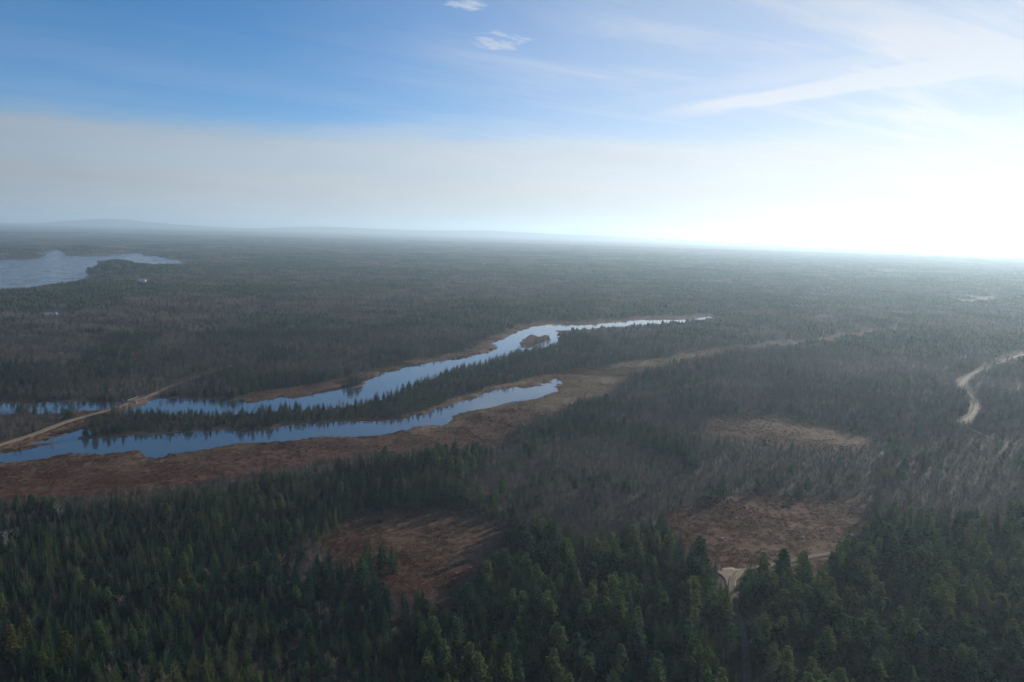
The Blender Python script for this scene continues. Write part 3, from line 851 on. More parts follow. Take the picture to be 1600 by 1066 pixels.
def shrub_shape(seed, h=2.6, spread=1.5, stems=9, twigs=80, tw=0.05):
    rg = random.Random(seed)
    S = Shape()
    for k in range(stems):
        a = rg.uniform(0, 6.283)
        d = rg.uniform(0.2, 1.0) * spread
        tip = np.array((math.cos(a) * d, math.sin(a) * d, h * rg.uniform(0.7, 1.05)))
        mid = np.array((tip[0] * 0.35, tip[1] * 0.35, tip[2] * 0.5))
        S.tube([(tip[0] * 0.1, tip[1] * 0.1, -0.3), mid, tip], [0.035, 0.025, 0.008], 3, 0)
        for _ in range(twigs // stems):
            u = rg.uniform(0.25, 1.0)
            c = mid * 2 * u if u < 0.5 else mid + (tip - mid) * (u - 0.5) * 2
            b = rg.uniform(0, 6.283)
            e = rg.uniform(0.4, 1.3)
            o = np.array((math.cos(b) * math.cos(e), math.sin(b) * math.cos(e), math.sin(e))) * rg.uniform(0.4, 0.9) * h / 2.6
            sd = np.array((-math.sin(b), math.cos(b), 0)) * tw * rg.uniform(0.7, 1.4)
            S.add([c - sd * 0.5, c + sd * 0.5, c + o], [(0, 1, 2)], 1)
    return S


def tussock_shape(seed, h=0.34, spread=1.15, blades=30):
    rg = random.Random(seed)
    S = Shape()
    for _ in range(blades):
        a, d = rg.uniform(0, 6.283), rg.uniform(0, 0.55) * spread
        b = np.array((math.cos(a) * d, math.sin(a) * d, -0.12))
        a2 = a + rg.uniform(-1.2, 1.2)
        o = np.array((math.cos(a2) * spread * rg.uniform(0.15, 0.6), math.sin(a2) * spread * rg.uniform(0.15, 0.6), h * rg.uniform(0.55, 1.15)))
        sd = np.array((-math.sin(a2), math.cos(a2), 0)) * rg.uniform(0.09, 0.17)
        S.add([b - sd, b + sd, b + o], [(0, 1, 2)], 1)
    return S


def low_conifer(S, x, y, z, h, r, rg, sides=6):
    for lo, hi, rr in ((0.12, 0.62, 1.0), (0.42, 1.0, 0.62)):
        ring = []
        for k in range(sides):
            a = 6.283 * k / sides + rg.uniform(-0.3, 0.3)
            q = r * rr * rg.uniform(0.65, 1.2)
            ring.append((x + math.cos(a) * q, y + math.sin(a) * q, z + h * (lo + rg.uniform(-0.07, 0.07))))
        S.add(ring + [(x + rg.uniform(-0.1, 0.1), y, z + h * hi)], [(k, (k + 1) % sides, sides) for k in range(sides)], 1)


def low_bare(S, x, y, z, h, r, rg, twigs=26, tw=0.30):
    S.add([(x - 0.12, y, z), (x + 0.12, y, z), (x, y, z + h * 0.8)], [(0, 1, 2)], 0)
    for _ in range(twigs):
        a, e = rg.uniform(0, 6.283), rg.uniform(0.35, 1.3)
        c = np.array((x + math.cos(a) * r * rg.uniform(0, 0.7), y + math.sin(a) * r * rg.uniform(0, 0.7), z + h * rg.uniform(0.25, 0.78)))
        o = np.array((math.cos(a) * math.cos(e), math.sin(a) * math.cos(e), math.sin(e))) * h * rg.uniform(0.16, 0.30)
        sd = np.array((-math.sin(a + rg.uniform(-0.7, 0.7)), math.cos(a), 0)) * tw * rg.uniform(0.6, 1.3)
        S.add([c - sd, c + sd, c + o], [(0, 1, 2)], 1)


vr = random.Random(4242)
SPRUCE = [spruce_shape(100 + i, 10.0, vr.uniform(1.7, 2.8), vr.randint(16, 21), vr.uniform(0.03, 0.16), vr.uniform(0.2, 0.45)) for i in range(10)]
PINE = [pine_shape(200 + i, 13.0, vr.uniform(2.7, 4.1), vr.randint(11, 13), vr.uniform(0.08, 0.28), 6) for i in range(10)]
BARE = [bare_shape(300 + i, 10.0, vr.uniform(1.8, 3.1), vr.randint(10, 15), 440, 0.06, vr.uniform(0.15, 0.35)) for i in range(8)]
SHRUB = [shrub_shape(400 + i, 2.6, 1.5 + 0.2 * i) for i in range(4)]
TUSS = [tussock_shape(500 + i) for i in range(4)]


# ------------------------------------------------------------------ where what grows
def wood_character(P):
    """cover, conifer share, pine share and height factor of the wood at each point."""
    n = len(P)
    r = np.hypot(P[:, 0], P[:, 1])
    big, mid = fbm(P, 130.0, 21, 4), fbm(P, 34.0, 55, 3)
    con = sstep(0.38, 0.58, 0.62 * big + 0.38 * mid + 0.03)
    con = 0.08 + 0.86 * con
    pine = sstep(0.42, 0.62, fbm(P, 90.0, 77, 3)) * 0.6
    hf = 0.66 + 0.42 * fbm(P, 60.0, 91, 2)
    pine *= sstep(420.0, 320.0, r) * 0.9 + 0.1
    cover = np.full(n, 0.80)
    soft = (fbm(P, 18.0, 63, 3) - 0.5) * 16.0

    def zone(name, c=None, p=None, h=None, cv=None, w=4.0):
        k = sstep(w, -w, sdf(P, name, 60.0) + soft)
        nonlocal con, pine, hf, cover
        if c is not None:
            con = con * (1 - k) + c * k
        if p is not None:
            pine = pine * (1 - k) + p * k
        if h is not None:
            hf = hf * (1 - k) + h * k
        if cv is not None:
            cover = cover * (1 - k) + cv * k
    con = np.clip(con + 0.14 * sstep(50.0, -60.0, P[:, 0]) * sstep(380.0, 480.0, r), 0, 0.95)
    right = sstep(60.0, 200.0, P[:, 0]) * sstep(280, 330, r) * sstep(1500, 900, r)
    con = con * (1 - 0.62 * right)
    patch = sstep(0.42, 0.66, fbm(P, 26.0, 119, 3))
    zone('bare_centre', 0.02 + 0.5 * patch ** 2, 0.3, 0.62, 0.95)
    zone('bare_right', 0.03 + 0.30 * patch ** 2, 0.4, 0.60, 0.95)
    zone('bare_brush', 0.16, 0.0, 0.40, 0.80)
    zone('bare_left', 0.05, 0.0, 0.68, 0.9)
    zone('bare_bank', 0.15, 0.1, 0.75, 0.85)
    zone('bare_patch', 0.05, 0.0, 0.8, 0.9)
    zone('bare_patch_small', 0.03, 0.0, 0.9, 0.9)
    zone('spruce_left', 0.93 - 0.35 * sstep(0.56, 0.70, mid), 0.10, 0.58 + 0.28 * vnoise(P, 22, 8), 0.98)
    zone('pine_left', 0.95, 0.55, 0.98, 0.95)
    zone('pine_right', 0.97, 0.88, 1.0, 0.95)
    zone('bare_hollow', 0.10, 0.0, 0.75, 0.75, 2.0)
    zone('bare_gap', 0.20, 0.0, 0.7, 0.6, 2.0)
    zone('bare_gap_near', 0.45, 0.3, 0.8, 0.75, 2.0)
    zone('spruce_point', 0.66, 0.0, 0.60, 0.97, 3.0)
    return cover, con, pine, hf


def clear_of(P, margin=1.5):
    """True where a tree may stand: dry, off the roads, off the open ground."""
    ok = water_sdf(P) > margin + 1.0
    ok &= open_sdf(P) > margin
    ok &= line_dist(P, resample(POLY['causeway'], 6)) > 5.0
    ok &= line_dist(P, resample(POLY['track_right'], 6)) > 4.6
    ok &= line_dist(P, resample(POLY['track_near'], 4)) > 2.1
    ok &= sdf(P, 'sand_pad', 40) > 1.5
    ok &= sdf(P, 'yard', 60) > 2.0
    ok &= sdf(P, 'lake_yard', 60) > 4.0
    return ok


SIDE, NEAR, MID, FAR = 44.0, 820.0, 2400.0, 7000.0


def sector_points(r0, r1, step, seed):
    rg = np.random.default_rng(seed)
    xm = r1 * math.sin(R(SIDE))
    gx, gy = np.meshgrid(np.arange(-xm, xm, step), np.arange(r0 * 0.5, r1, step))
    P = np.stack([gx.ravel(), gy.ravel()], 1)
    P += rg.uniform(-0.48, 0.48, P.shape) * step
    r = np.hypot(P[:, 0], P[:, 1])
    a = np.degrees(np.arctan2(P[:, 0], P[:, 1]))
    return P[(r > r0) & (r < r1) & (np.abs(a) < SIDE)]


def project(P3):
    """Metres to the picture, in fractions across and down (used to word the labels and to rank sizes)."""
    M = np.array(CAM_ROT)
    q = (P3 - np.array((0, 0, CAM_Z))) @ M
    f = LENS / 36.0
    u = 0.5 + f * q[:, 0] / -q[:, 2]
    v = 0.5 - f * (q[:, 1] / -q[:, 2]) * (1024 / 682)
    return u, v


def scatter_near():
    P = sector_points(128.0, NEAR, 2.45, 5)
    rg = np.random.default_rng(6)
    cover, con, pine, hf = wood_character(P)
    r = np.hypot(P[:, 0], P[:, 1])
    s_far = sstep(330.0, 430.0, r)
    is_con = rg.random(len(P)) < con
    is_pine = is_con & (rg.random(len(P)) < pine)
    # spacing by kind: spruces thick, pines and broadleaves wider apart
    keep_p = np.where(is_pine, 0.29, np.where(is_con, 0.76, 0.56)) * cover
    keep = (rg.random(len(P)) < keep_p) & clear_of(P)
    P, is_con, is_pine, hf, s_far = P[keep], is_con[keep], is_pine[keep], hf[keep], s_far[keep]
    kind = np.where(is_pine, 1, np.where(is_con, 0, 2))
    s = hf * rg.uniform(0.72, 1.22, len(P)) * (1 - 0.20 * s_far)
    s = np.where(kind == 0, s * 1.0, np.where(kind == 1, s * 0.86, s * 0.82))
    z = ground_height(P)
    out = []
    for k in range(3):
        m = kind == k
        out.append(dict(p=np.column_stack([P[m], z[m]]), s=s[m], rot=rg.uniform(0, 6.283, m.sum()), i=rg.integers(0, (10, 10, 8)[k], m.sum()), tilt=rg.normal(0, 0.030, (m.sum(), 2)), w=rg.uniform(0.85, 1.2, m.sum()) * (1 + 0.24 * s_far[m])))
    return out


def gn_scatter(name, label, pts, scl, rot, idx, sources, tilt=None):
    """One mass of vegetation: sources set out on points, each turned and sized on its own."""
    src = bpy.data.collections.new(name + '_forms')
    for i, me in enumerate(sources):
        src.objects.link(bpy.data.objects.new('%s_form_%02d' % (name, i), me))
    me = bpy.data.meshes.new(name)
    n = len(pts)
    me.vertices.add(n)
    me.vertices.foreach_set('co', np.asarray(pts, np.float32).ravel())
    a = me.attributes.new('form', 'INT', 'POINT')
    a.data.foreach_set('value', np.asarray(idx, np.int32))
    a = me.attributes.new('turn', 'FLOAT_VECTOR', 'POINT')
    a.data.foreach_set('vector', np.column_stack([np.zeros((n, 2)) if tilt is None else tilt, rot]).astype(np.float32).ravel())
    a = me.attributes.new('size', 'FLOAT_VECTOR', 'POINT')
    a.data.foreach_set('vector', np.asarray(scl, np.float32).ravel())
    o = bpy.data.objects.new(name, me)
    C.objects.link(o)
    g = bpy.data.node_groups.new(name + '_nodes', 'GeometryNodeTree')
    g.interface.new_socket('Geometry', in_out='INPUT', socket_type='NodeSocketGeometry')
    g.interface.new_socket('Geometry', in_out='OUTPUT', socket_type='NodeSocketGeometry')
    gi, go = g.nodes.new('NodeGroupInput'), g.nodes.new('NodeGroupOutput')
    ci = g.nodes.new('GeometryNodeCollectionInfo')
    ci.inputs['Collection'].default_value = src
    ci.inputs['Separate Children'].default_value = True
    ci.inputs['Reset Children'].default_value = True
    ip = g.nodes.new('GeometryNodeInstanceOnPoints')
    ip.inputs['Pick Instance'].default_value = True

    def attr(nm, dt):
        x = g.nodes.new('GeometryNodeInputNamedAttribute')
        x.data_type = dt
        x.inputs[0].default_value = nm
        return x.outputs[0]
    g.links.new(gi.outputs[0], ip.inputs['Points'])
    g.links.new(ci.outputs[0], ip.inputs['Instance'])
    g.links.new(attr('form', 'INT'), ip.inputs['Instance Index'])
    g.links.new(attr('turn', 'FLOAT_VECTOR'), ip.inputs['Rotation'])
    g.links.new(attr('size', 'FLOAT_VECTOR'), ip.inputs['Scale'])
    g.links.new(ip.outputs[0], go.inputs[0])
    md = o.modifiers.new('scatter', 'NODES')
    md.node_group = g
    tag(o, label, kind='stuff')
    return o


# ------------------------------------------------------------------ trees one can pick out: up to 300 of each kind, the rest as woods
KINDS = (
    dict(name='spruce_tree', forms=SPRUCE, mats=[MAT['bark'], MAT['spruce']], h=10.0, category='spruce', mass='spruce_wood', mlabel='dense dark green spruce wood'),
    dict(name='pine_tree', forms=PINE, mats=[MAT['bark'], MAT['pine']], h=13.0, category='pine', mass='pine_wood', mlabel='soft green pine wood between the spruces'),
    dict(name='bare_tree', forms=BARE, mats=[MAT['greybark'], MAT['twig']], h=10.0, category='bare tree', mass='bare_wood', mlabel='leafless grey brown woodland'),
)


def place_tree(name, trunk, crown, loc, rot, scl, tilt=(0.0, 0.0)):
    e = bpy.data.objects.new(name, None)
    e.empty_display_size = 0.5
    e.location = loc
    e.rotation_euler = (tilt[0], tilt[1], rot)
    e.scale = scl
    C.objects.link(e)
    for nm, me in (('trunk', trunk), ('crown', crown)):
        o = bpy.data.objects.new(nm, me)
        o.parent = e
        C.objects.link(o)
    return e


def where_words(p):
    P = np.array([[p[0], p[1]]])
    if sdf(P, 'pine_right', 60)[0] < 2:
        return 'right of the gravel track', 'right of the track'
    if sdf(P, 'pine_left', 60)[0] < 2:
        return 'left of the gravel track', 'left of the track'
    d = sdf(P, 'clearing', 60)[0]
    if d < 14:
        return 'beside the rusty clearing', 'at the clearing'
    if sdf(P, 'field', 60)[0] < 14:
        return 'beside the brown field', 'at the field'
    if sdf(P, 'bare_centre', 60)[0] < 0:
        return 'in the mid bare thicket', 'in the bare thicket'
    if sdf(P, 'bare_right', 60)[0] < 0:
        return 'in the bare right thicket', 'in the right thicket'
    if p[0] < -10:
        return 'in the lower left wood', 'in the lower left wood'
    return 'in the near wood', 'in the near wood'


def number_word(v):
    v = int(round(v))
    ones = 'zero one two three four five six seven eight nine ten eleven twelve thirteen fourteen fifteen sixteen seventeen eighteen nineteen'.split()
    tens = 'zero ten twenty thirty forty fifty sixty seventy eighty ninety hundred'.split()
    if v < 20:
        return ones[v]
    return tens[v // 10] + ('-' + ones[v % 10] if v % 10 else '')


def build_trees():
    sets = scatter_near()
    used = set()
    for K, T in zip(KINDS, sets):
        meshes = [(S.mesh('trunk', K['mats'], 0), S.mesh('crown', K['mats'], 1)) for S in K['forms']]
        joined = [S.mesh(K['name'] + '_form', K['mats']) for S in K['forms']]
        p, s, rot, idx, w = T['p'], T['s'], T['rot'], T['i'], T['w']
        tip = p + np.column_stack([np.zeros(len(p)), np.zeros(len(p)), s * K['h']])
        u, v = project(tip)
        dist = np.linalg.norm(p - np.array((0, 0, CAM_Z)), axis=1)
        inside = (u > 0.005) & (u < 0.995) & (v < 0.985) & (v > 0.3)
        size = np.where(inside, s * K['h'] / dist, 0)
        pick = np.argsort(-size)[:300]
        pick = [k for k in pick if size[k] > 0]
        med = np.median(s[pick])
        for k in pick:
            e = place_tree(K['name'], *meshes[idx[k]], p[k], rot[k], (s[k] * w[k], s[k] * w[k], s[k]), T['tilt'][k])
            look = 'tall' if s[k] > med * 1.12 else 'small' if s[k] < med * 0.90 else 'middling'
            kindword = {'spruce_tree': 'dark spruce', 'pine_tree': 'green pine', 'bare_tree': 'leafless tree'}[K['name']]
            wh, wh2 = where_words(p[k])
            lab = '%s %s %s, tip %s percent across and %s down' % (look, kindword, wh2, number_word(u[k] * 100), number_word(v[k] * 100))
            for extra in ('slim ', 'farther ', 'narrow ', 'leaning ', 'bushy ', 'half hidden ', 'paler '):
                if lab not in used:
                    break
                lab = (extra if w[k] < 1.0 or extra == 'farther ' else {'slim ': 'broad ', 'narrow ': 'wide '}.get(extra, extra)) + lab
            used.add(lab)
            tag(e, lab, K['category'], {'spruce_tree': 'spruces of the near wood', 'pine_tree': 'pines of the near wood', 'bare_tree': 'leafless trees of the near wood'}[K['name']])
        rest = np.ones(len(p), bool)
        rest[pick] = False
        sc = np.column_stack([s * w, s * w, s])[rest]
        gn_scatter(K['mass'], K['mlabel'], p[rest], sc, rot[rest], idx[rest], joined, T['tilt'][rest])
        print(K['name'], len(p), len(pick))


build_trees()


# ------------------------------------------------------------------ middle and far woods: groves of small trees
def grove_mesh(name, seed, size, count, conifer, hmin, hmax, twigs=22, tw=0.3, sides=6):
    rg = random.Random(seed)
    S = Shape()
    for _ in range(count):
        x, y = rg.uniform(-0.55, 0.55) * size, rg.uniform(-0.55, 0.55) * size
        h = rg.uniform(hmin, hmax)
        if rg.random() < conifer:
            r = h * rg.uniform(0.25, 0.36)
            b = Shape()
            low_conifer(b, x, y, -0.5, h, r, rg, sides)
            S.add(b.v, b.f, rg.choices((1, 3, 4), (0.62, 0.33, 0.05))[0])
        else:
            b = Shape()
            low_bare(b, x, y, -0.5, h * 0.95, h * 0.24, rg, twigs, tw)
            S.add(b.v, b.f, 2)
    return S.mesh(name, [MAT['bark'], MAT['spruce'], MAT['twig'], MAT['pine'], MAT['larch']])


def build_groves(name, label, r0, r1, step, size, count, h, seed, twigs, tw, sides, lake_margin=6.0):
    P = sector_points(r0, r1, step, seed)
    rg = np.random.default_rng(seed + 1)
    ok = (water_sdf(P) > size * 0.26 + 3.0) & (open_sdf(P) > size * 0.3)
    ok &= line_dist(P, resample(POLY['causeway'], 6)) > size * 0.6
    ok &= line_dist(P, resample(POLY['track_right'], 6)) > size * 0.45
    ok &= sdf(P, 'yard', 60) > size * 0.5
    ok &= sdf(P, 'lake_yard', 60) > size * 0.5
    ok &= line_dist(P, POLY['wood_cut']) > size * 0.45
    ok &= far_open(P) < 0.5
    P = P[ok]
    n1 = 0.60 * fbm(P, 210.0, 21, 4) + 0.40 * fbm(P, 60.0, 55, 3) + rg.normal(0, 0.03, len(P))
    con = sstep(0.41, 0.57, n1) - 0.01
    right = sstep(0.0, 400.0, P[:, 0] - 0.15 * P[:, 1]) * 0.25
    con = con - right
    con = np.where(np.hypot(P[:, 0] - SPOT['lake_point'][0], P[:, 1] - SPOT['lake_point'][1]) < 170.0, 0.95, con)
    for k in ('bare_patch', 'bare_patch_small', 'bare_bank'):
        con = np.where(sdf(P, k, 60) < 4, 0.02, con)
    lvl = np.clip((con * 4.0).astype(int), 0, 3)
    forms = []
    for q, share in enumerate((0.04, 0.30, 0.62, 0.92)):
        for v in range(3):
            forms.append(grove_mesh('%s_form' % name, seed * 31 + q * 7 + v, size, count, share, h[0], h[1], twigs, tw, sides))
    idx = lvl * 3 + rg.integers(0, 3, len(P))
    s = rg.uniform(0.85, 1.15, len(P))
    sz = s * (0.75 + 0.5 * fbm(P, 120.0, 91, 2))
    pts = np.column_stack([P, ground_height(P)])
    gn_scatter(name, label, pts, np.column_stack([s, s, sz]), rg.uniform(0, 6.283, len(P)), idx, forms)
    print(name, len(P))


build_groves('middle_distance_woods', 'mixed green and brown woods beyond the river', NEAR - 6, MID, 15.5, 17.0, 26, (4.4, 8.4), 41, 22, 0.26, 6)
build_groves('far_woods', 'hazy mixed woods stretching to the skyline', MID - 25, FAR, 52.0, 58.0, 170, (5.0, 9.5), 43, 8, 0.6, 5, 20.0)


# ------------------------------------------------------------------ low growth of the marsh and the clearings
def far_tussocks(rg):
    P = sector_points(620.0, 1250.0, 3.4, 79)
    ok = (open_sdf(P) < 3.0) & (water_sdf(P) > 1.0)
    P = P[ok]
    return P[rg.random(len(P)) < 0.35 + 0.65 * sstep(0.35, 0.6, fbm(P, 22.0, 13, 3))]


def build_low_growth():
    rg = np.random.default_rng(77)
    P = sector_points(190.0, 640.0, 1.55, 78)
    od = open_sdf(P)
    w = water_sdf(P)
    ok = (od < 3.0) & (w > 0.6)
    ok &= line_dist(P, resample(POLY['track_near'], 4)) > 2.8
    ok &= line_dist(P, resample(POLY['causeway'], 6)) > 2.6
    ok &= sdf(P, 'sand_pad', 40) > 0.5
    ok &= rg.random(len(P)) < 0.40 + 0.60 * sstep(0.38, 0.6, fbm(P, 13.0, 13, 3))
    T = P[ok]
    T = np.vstack([T, far_tussocks(rg)])
    big = np.where(np.hypot(T[:, 0], T[:, 1]) > 600, 2.0, 1.0)
    s = rg.uniform(0.6, 1.35, len(T)) * (0.8 + 0.5 * vnoise(T, 9, 4)) * big
    pts = np.column_stack([T, ground_height(T)])
    gn_scatter('marsh_sedge', 'rust and straw coloured sedge tussocks of the marsh', pts, np.column_stack([s * 1.25, s * 1.25, s]), rg.uniform(0, 6.283, len(T)), rg.integers(0, 4, len(T)) + 4 * (rg.random(len(T)) < tan_ground(T)),
               [S.mesh('sedge_form', [MAT[k], MAT[k]]) for k in ('tussock', 'straw') for S in TUSS])
    # shrubs: along wood edges, thin in the marsh, under the bare woods
    Q = sector_points(150.0, 640.0, 2.6, 88)
    od = open_sdf(Q)
    w = water_sdf(Q)
    _, con, _, _ = wood_character(Q)
    pr = np.where(od > 2, 0.72 * (1 - con) + 0.03, 0.40 * sstep(-7, 1, od) * vnoise(Q, 15, 66) + 0.002)
    ok = (rg.random(len(Q)) < pr) & (w > 1.5)
    ok &= line_dist(Q, resample(POLY['track_near'], 4)) > 3.4
    ok &= line_dist(Q, resample(POLY['causeway'], 6)) > 3.6
    ok &= line_dist(Q, resample(POLY['track_right'], 6)) > 3.6
    ok &= sdf(Q, 'sand_pad', 40) > 1.0
    Q = Q[ok]
    s = rg.uniform(0.55, 1.25, len(Q))
    pts = np.column_stack([Q, ground_height(Q)])
    gn_scatter('leafless_undergrowth', 'leafless brown brush along the wood edges', pts, np.column_stack([s, s, s]), rg.uniform(0, 6.283, len(Q)), rg.integers(0, 4, len(Q)),
               [S.mesh('brush_form', [MAT['greybark'], MAT['shrub']]) for S in SHRUB])
    print('low growth', len(T), len(Q))


build_low_growth()


# ------------------------------------------------------------------ single things
def gz(x, y):
    return float(ground_height(np.array([[x, y]]))[0])


def box(S, x0, x1, y0, y1, z0, z1, m=0):
    v = [(x0, y0, z0), (x1, y0, z0), (x1, y1, z0), (x0, y1, z0), (x0, y0, z1), (x1, y0, z1), (x1, y1, z1), (x0, y1, z1)]
    S.add(v, [(3, 2, 1, 0), (4, 5, 6, 7), (0, 1, 5, 4), (1, 2, 6, 5), (2, 3, 7, 6), (3, 0, 4, 7)], m)


def part(name, S, mat, parent):
    me = S.mesh(name, [mat])
    o = bpy.data.objects.new(name, me)
    o.parent = parent
    C.objects.link(o)
    return o


def empty(name, loc, rz=0.0):
    e = bpy.data.objects.new(name, None)
    e.location = loc
    e.rotation_euler = (0, 0, rz)
    C.objects.link(e)
    return e


white_paint = plain('white_clapboard', (0.78, 0.78, 0.76), 0.7, 0.05)
dark_roof = plain('dark_shingle_roof', (0.055, 0.058, 0.065), 0.85, 0.2)
pale_roof = plain('pale_metal_roof', (0.42, 0.44, 0.46), 0.35, 0.05, metallic=0.2)
glass = plain('window_glass', (0.03, 0.035, 0.045), 0.08, 0.05)
brick = plain('chimney_brick', (0.28, 0.12, 0.09), 0.9, 0.2)
concrete = plain('weathered_concrete', (0.22, 0.21, 0.19), 0.9, 0.15)
galv = plain('pale_guard_rail', (0.26, 0.26, 0.26), 0.5, 0.08)
timber = plain('grey_deck_plank', (0.13, 0.11, 0.09), 0.9, 0.25)


def house(name, loc, rz, L, D, H, rise, wall_m, roof_m, label, windows=True, chimney=True):
    e = empty(name, loc, rz)
    S = Shape()
    box(S, -L / 2, L / 2, -D / 2, D / 2, -1.0, H)
    for s in (-1, 1):
        x = s * (L / 2)
        S.add([(x, -D / 2, H), (x, D / 2, H), (x, 0, H + rise)], [(0, 1, 2)])
    part('wall', S, wall_m, e)
    S = Shape()
    ov, th = 0.45, 0.16
    for s in (-1, 1):
        y0, z0 = s * (D / 2 + ov), H - rise * ov / (D / 2)
        a = [(-L / 2 - ov, y0, z0 + 0.03), (L / 2 + ov, y0, z0 + 0.03), (L / 2 + ov, 0, H + rise + 0.03), (-L / 2 - ov, 0, H + rise + 0.03)]
        b = [(p[0], p[1], p[2] + th) for p in a]
        S.add(a + b, [(0, 1, 2, 3), (7, 6, 5, 4), (0, 4, 5, 1), (1, 5, 6, 2), (2, 6, 7, 3), (3, 7, 4, 0)])
    rf = part('roof', S, roof_m, e)
    if chimney:
        S = Shape()
        box(S, L * 0.2, L * 0.2 + 0.7, -0.35, 0.35, H + rise - 0.5, H + rise + 1.1)
        part('chimney', S, brick, rf)
    if windows:
        for x in np.linspace(-L / 2 + 1.4, L / 2 - 1.4, max(2, int(L / 2.8))):
            S = Shape()
            box(S, x - 0.5, x + 0.5, -D / 2 - 0.04, -D / 2 + 0.05, 1.0, 2.2)
            wn = part('window', S, white_paint, e)
            S = Shape()
            box(S, x - 0.42, x + 0.42, -D / 2 - 0.06, -D / 2 - 0.045, 1.08, 2.12)
            part('pane', S, glass, wn)
        S = Shape()
        box(S, L * 0.06, L * 0.06 + 0.95, -D / 2 - 0.05, -D / 2 + 0.05, 0.0, 2.1)
        part('door', S, dark_roof, e)
    return tag(e, label, 'house' if name != 'shed' else 'shed')


x, y = SPOT['house']
house('house', (x, y, gz(x, y)), R(38), 7.5, 6.0, 3.4, 2.2, white_paint, dark_roof, 'white house with dark roof alone in the woods below the lake')
x, y = SPOT['shed']
house('shed', (x, y, gz(x, y)), R(-62), 4.0, 2.4, 3.6, 1.2, white_paint, dark_roof, 'narrow white shed standing just right of the white house', windows=False, chimney=False)
x, y = SPOT['lake_house']
house('lake_house', (x, y, gz(x, y)), R(14), 11.0, 7.5, 3.6, 3.0, white_paint, pale_roof, 'lake house with pale roof among trees behind the wooded lake point')


def bridge():
    x, y = SPOT['bridge']
    line = resample(POLY['causeway'], 1.6)
    k = int(np.argmin(np.hypot(line[:, 0] - x, line[:, 1] - y)))
    t = line[min(k + 4, len(line) - 1)] - line[k - 4]
    rz = math.atan2(t[1], t[0])
    e = empty('bridge', (line[k][0], line[k][1], 1.55), rz)
    L, Wd = 8.0, 4.8
    S = Shape()
    for s in (-1, 1):
        box(S, -L / 2, L / 2, s * 1.6 - 0.2, s * 1.6 + 0.2, -0.62, -0.02)
    part('girder', S, concrete, e)
    npl = 24
    proto = None
    for i in range(npl):
        S = Shape()
        w = L / npl
        if proto is None:
            box(S, -w / 2 + 0.012, w / 2 - 0.012, -Wd / 2, Wd / 2, 0.0, 0.11)
            proto = S.mesh('deck_plank', [timber])
        o = bpy.data.objects.new('deck_plank', proto)
        o.location = (-L / 2 + (i + 0.5) * w, random.uniform(-0.04, 0.04), random.uniform(0, 0.02))
        o.parent = e
        C.objects.link(o)
    for s in (-1, 1):
        S = Shape()
        box(S, s * L / 2 - 0.35, s * L / 2 + 0.35, -Wd / 2 - 0.5, Wd / 2 + 0.5, -3.0, -0.03)
        part('abutment', S, concrete, e)
    for s in (-1, 1):
        S = Shape()
        box(S, -L / 2 - 1.2, L / 2 + 1.2, s * (Wd / 2 + 0.05), s * (Wd / 2 + 0.05) + s * 0.12, 0.72, 1.12)
        part('guard_rail', S, timber, e)
        for q in np.linspace(-L / 2 - 1.0, L / 2 + 1.0, 7):
            S = Shape()
            box(S, q - 0.1, q + 0.1, s * (Wd / 2 + 0.19), s * (Wd / 2 + 0.34), -0.6, 1.16)
            part('rail_post', S, timber, e)
        S = Shape()
        box(S, L / 2 + 0.9, L / 2 + 1.0, s * (Wd / 2 + 0.35), s * (Wd / 2 + 0.80), 0.1, 1.5)
        tag(part('marker_panel', S, white_paint, e), 'small white marker panel at the bridge end')
    tag(e, 'small plank bridge with pale guard rails where the dirt road crosses the river', 'bridge')


bridge()


def boulder(loc, size, seed, label):
    bm = bmesh.new()
    bmesh.ops.create_icosphere(bm, subdivisions=2, radius=1.0)
    rg = random.Random(seed)
    off = [Vector((rg.uniform(-1, 1), rg.uniform(-1, 1), rg.uniform(-1, 1))).normalized() for _ in range(7)]
    for v in bm.verts:
        d = 1.0
        for o in off:
            d -= 0.22 * max(0.0, v.co.normalized().dot(o) - 0.55)
        v.co = v.co * d * rg.uniform(0.95, 1.05)
        v.co = Vector((v.co.x * size[0], v.co.y * size[1], v.co.z * size[2]))
    me = bpy.data.meshes.new('boulder')
    bm.to_mesh(me)
    bm.free()
    me.materials.append(MAT['granite'])
    me.transform(Matrix.Scale(0.95, 4))
    o = bpy.data.objects.new('boulder', me)
    o.location = (loc[0], loc[1], gz(*loc) + size[2] * 0.45)
    C.objects.link(o)
    return tag(o, label, 'boulder', 'pale boulders lying in the open')


MAT['granite'] = plain('pale_granite', (0.58, 0.56, 0.52), 0.85, 0.2, 2.0)
boulder(SPOT['rock_a'], (0.65, 0.55, 0.6), 1, 'pale granite boulder in the brown field above the sandy clearing')
boulder(SPOT['rock_b'], (0.8, 0.5, 0.55), 2, 'pale boulder in the middle of the brown field')
boulder(SPOT['rock_c'], (0.7, 0.6, 0.6), 3, 'pale boulder at the far corner of the brown field by the spruces')
boulder(SPOT['rock_d'], (0.6, 0.5, 0.5), 4, 'small pale boulder high in the brown field beside its bare edge')
boulder(SPOT['rock_e'], (1.3, 1.0, 1.0), 5, 'lone pale boulder in the far grass strip beyond the backwater')
boulder(SPOT['rock_f'], (0.9, 0.7, 0.7), 6, 'pale boulder at the edge of the sandy clearing')

snag_forms = [bare_shape(700 + i, 11.0, 2.4, 11, 150, 0.05) for i in range(2)]


def special_tree(name, spot, S, mats, scl, label, category, group=None):
    e = place_tree(name, S.mesh('trunk', mats, 0), S.mesh('crown', mats, 1), (spot[0], spot[1], gz(*spot)), random.uniform(0, 6), (scl, scl, scl))
    tag(e, label, category, group)


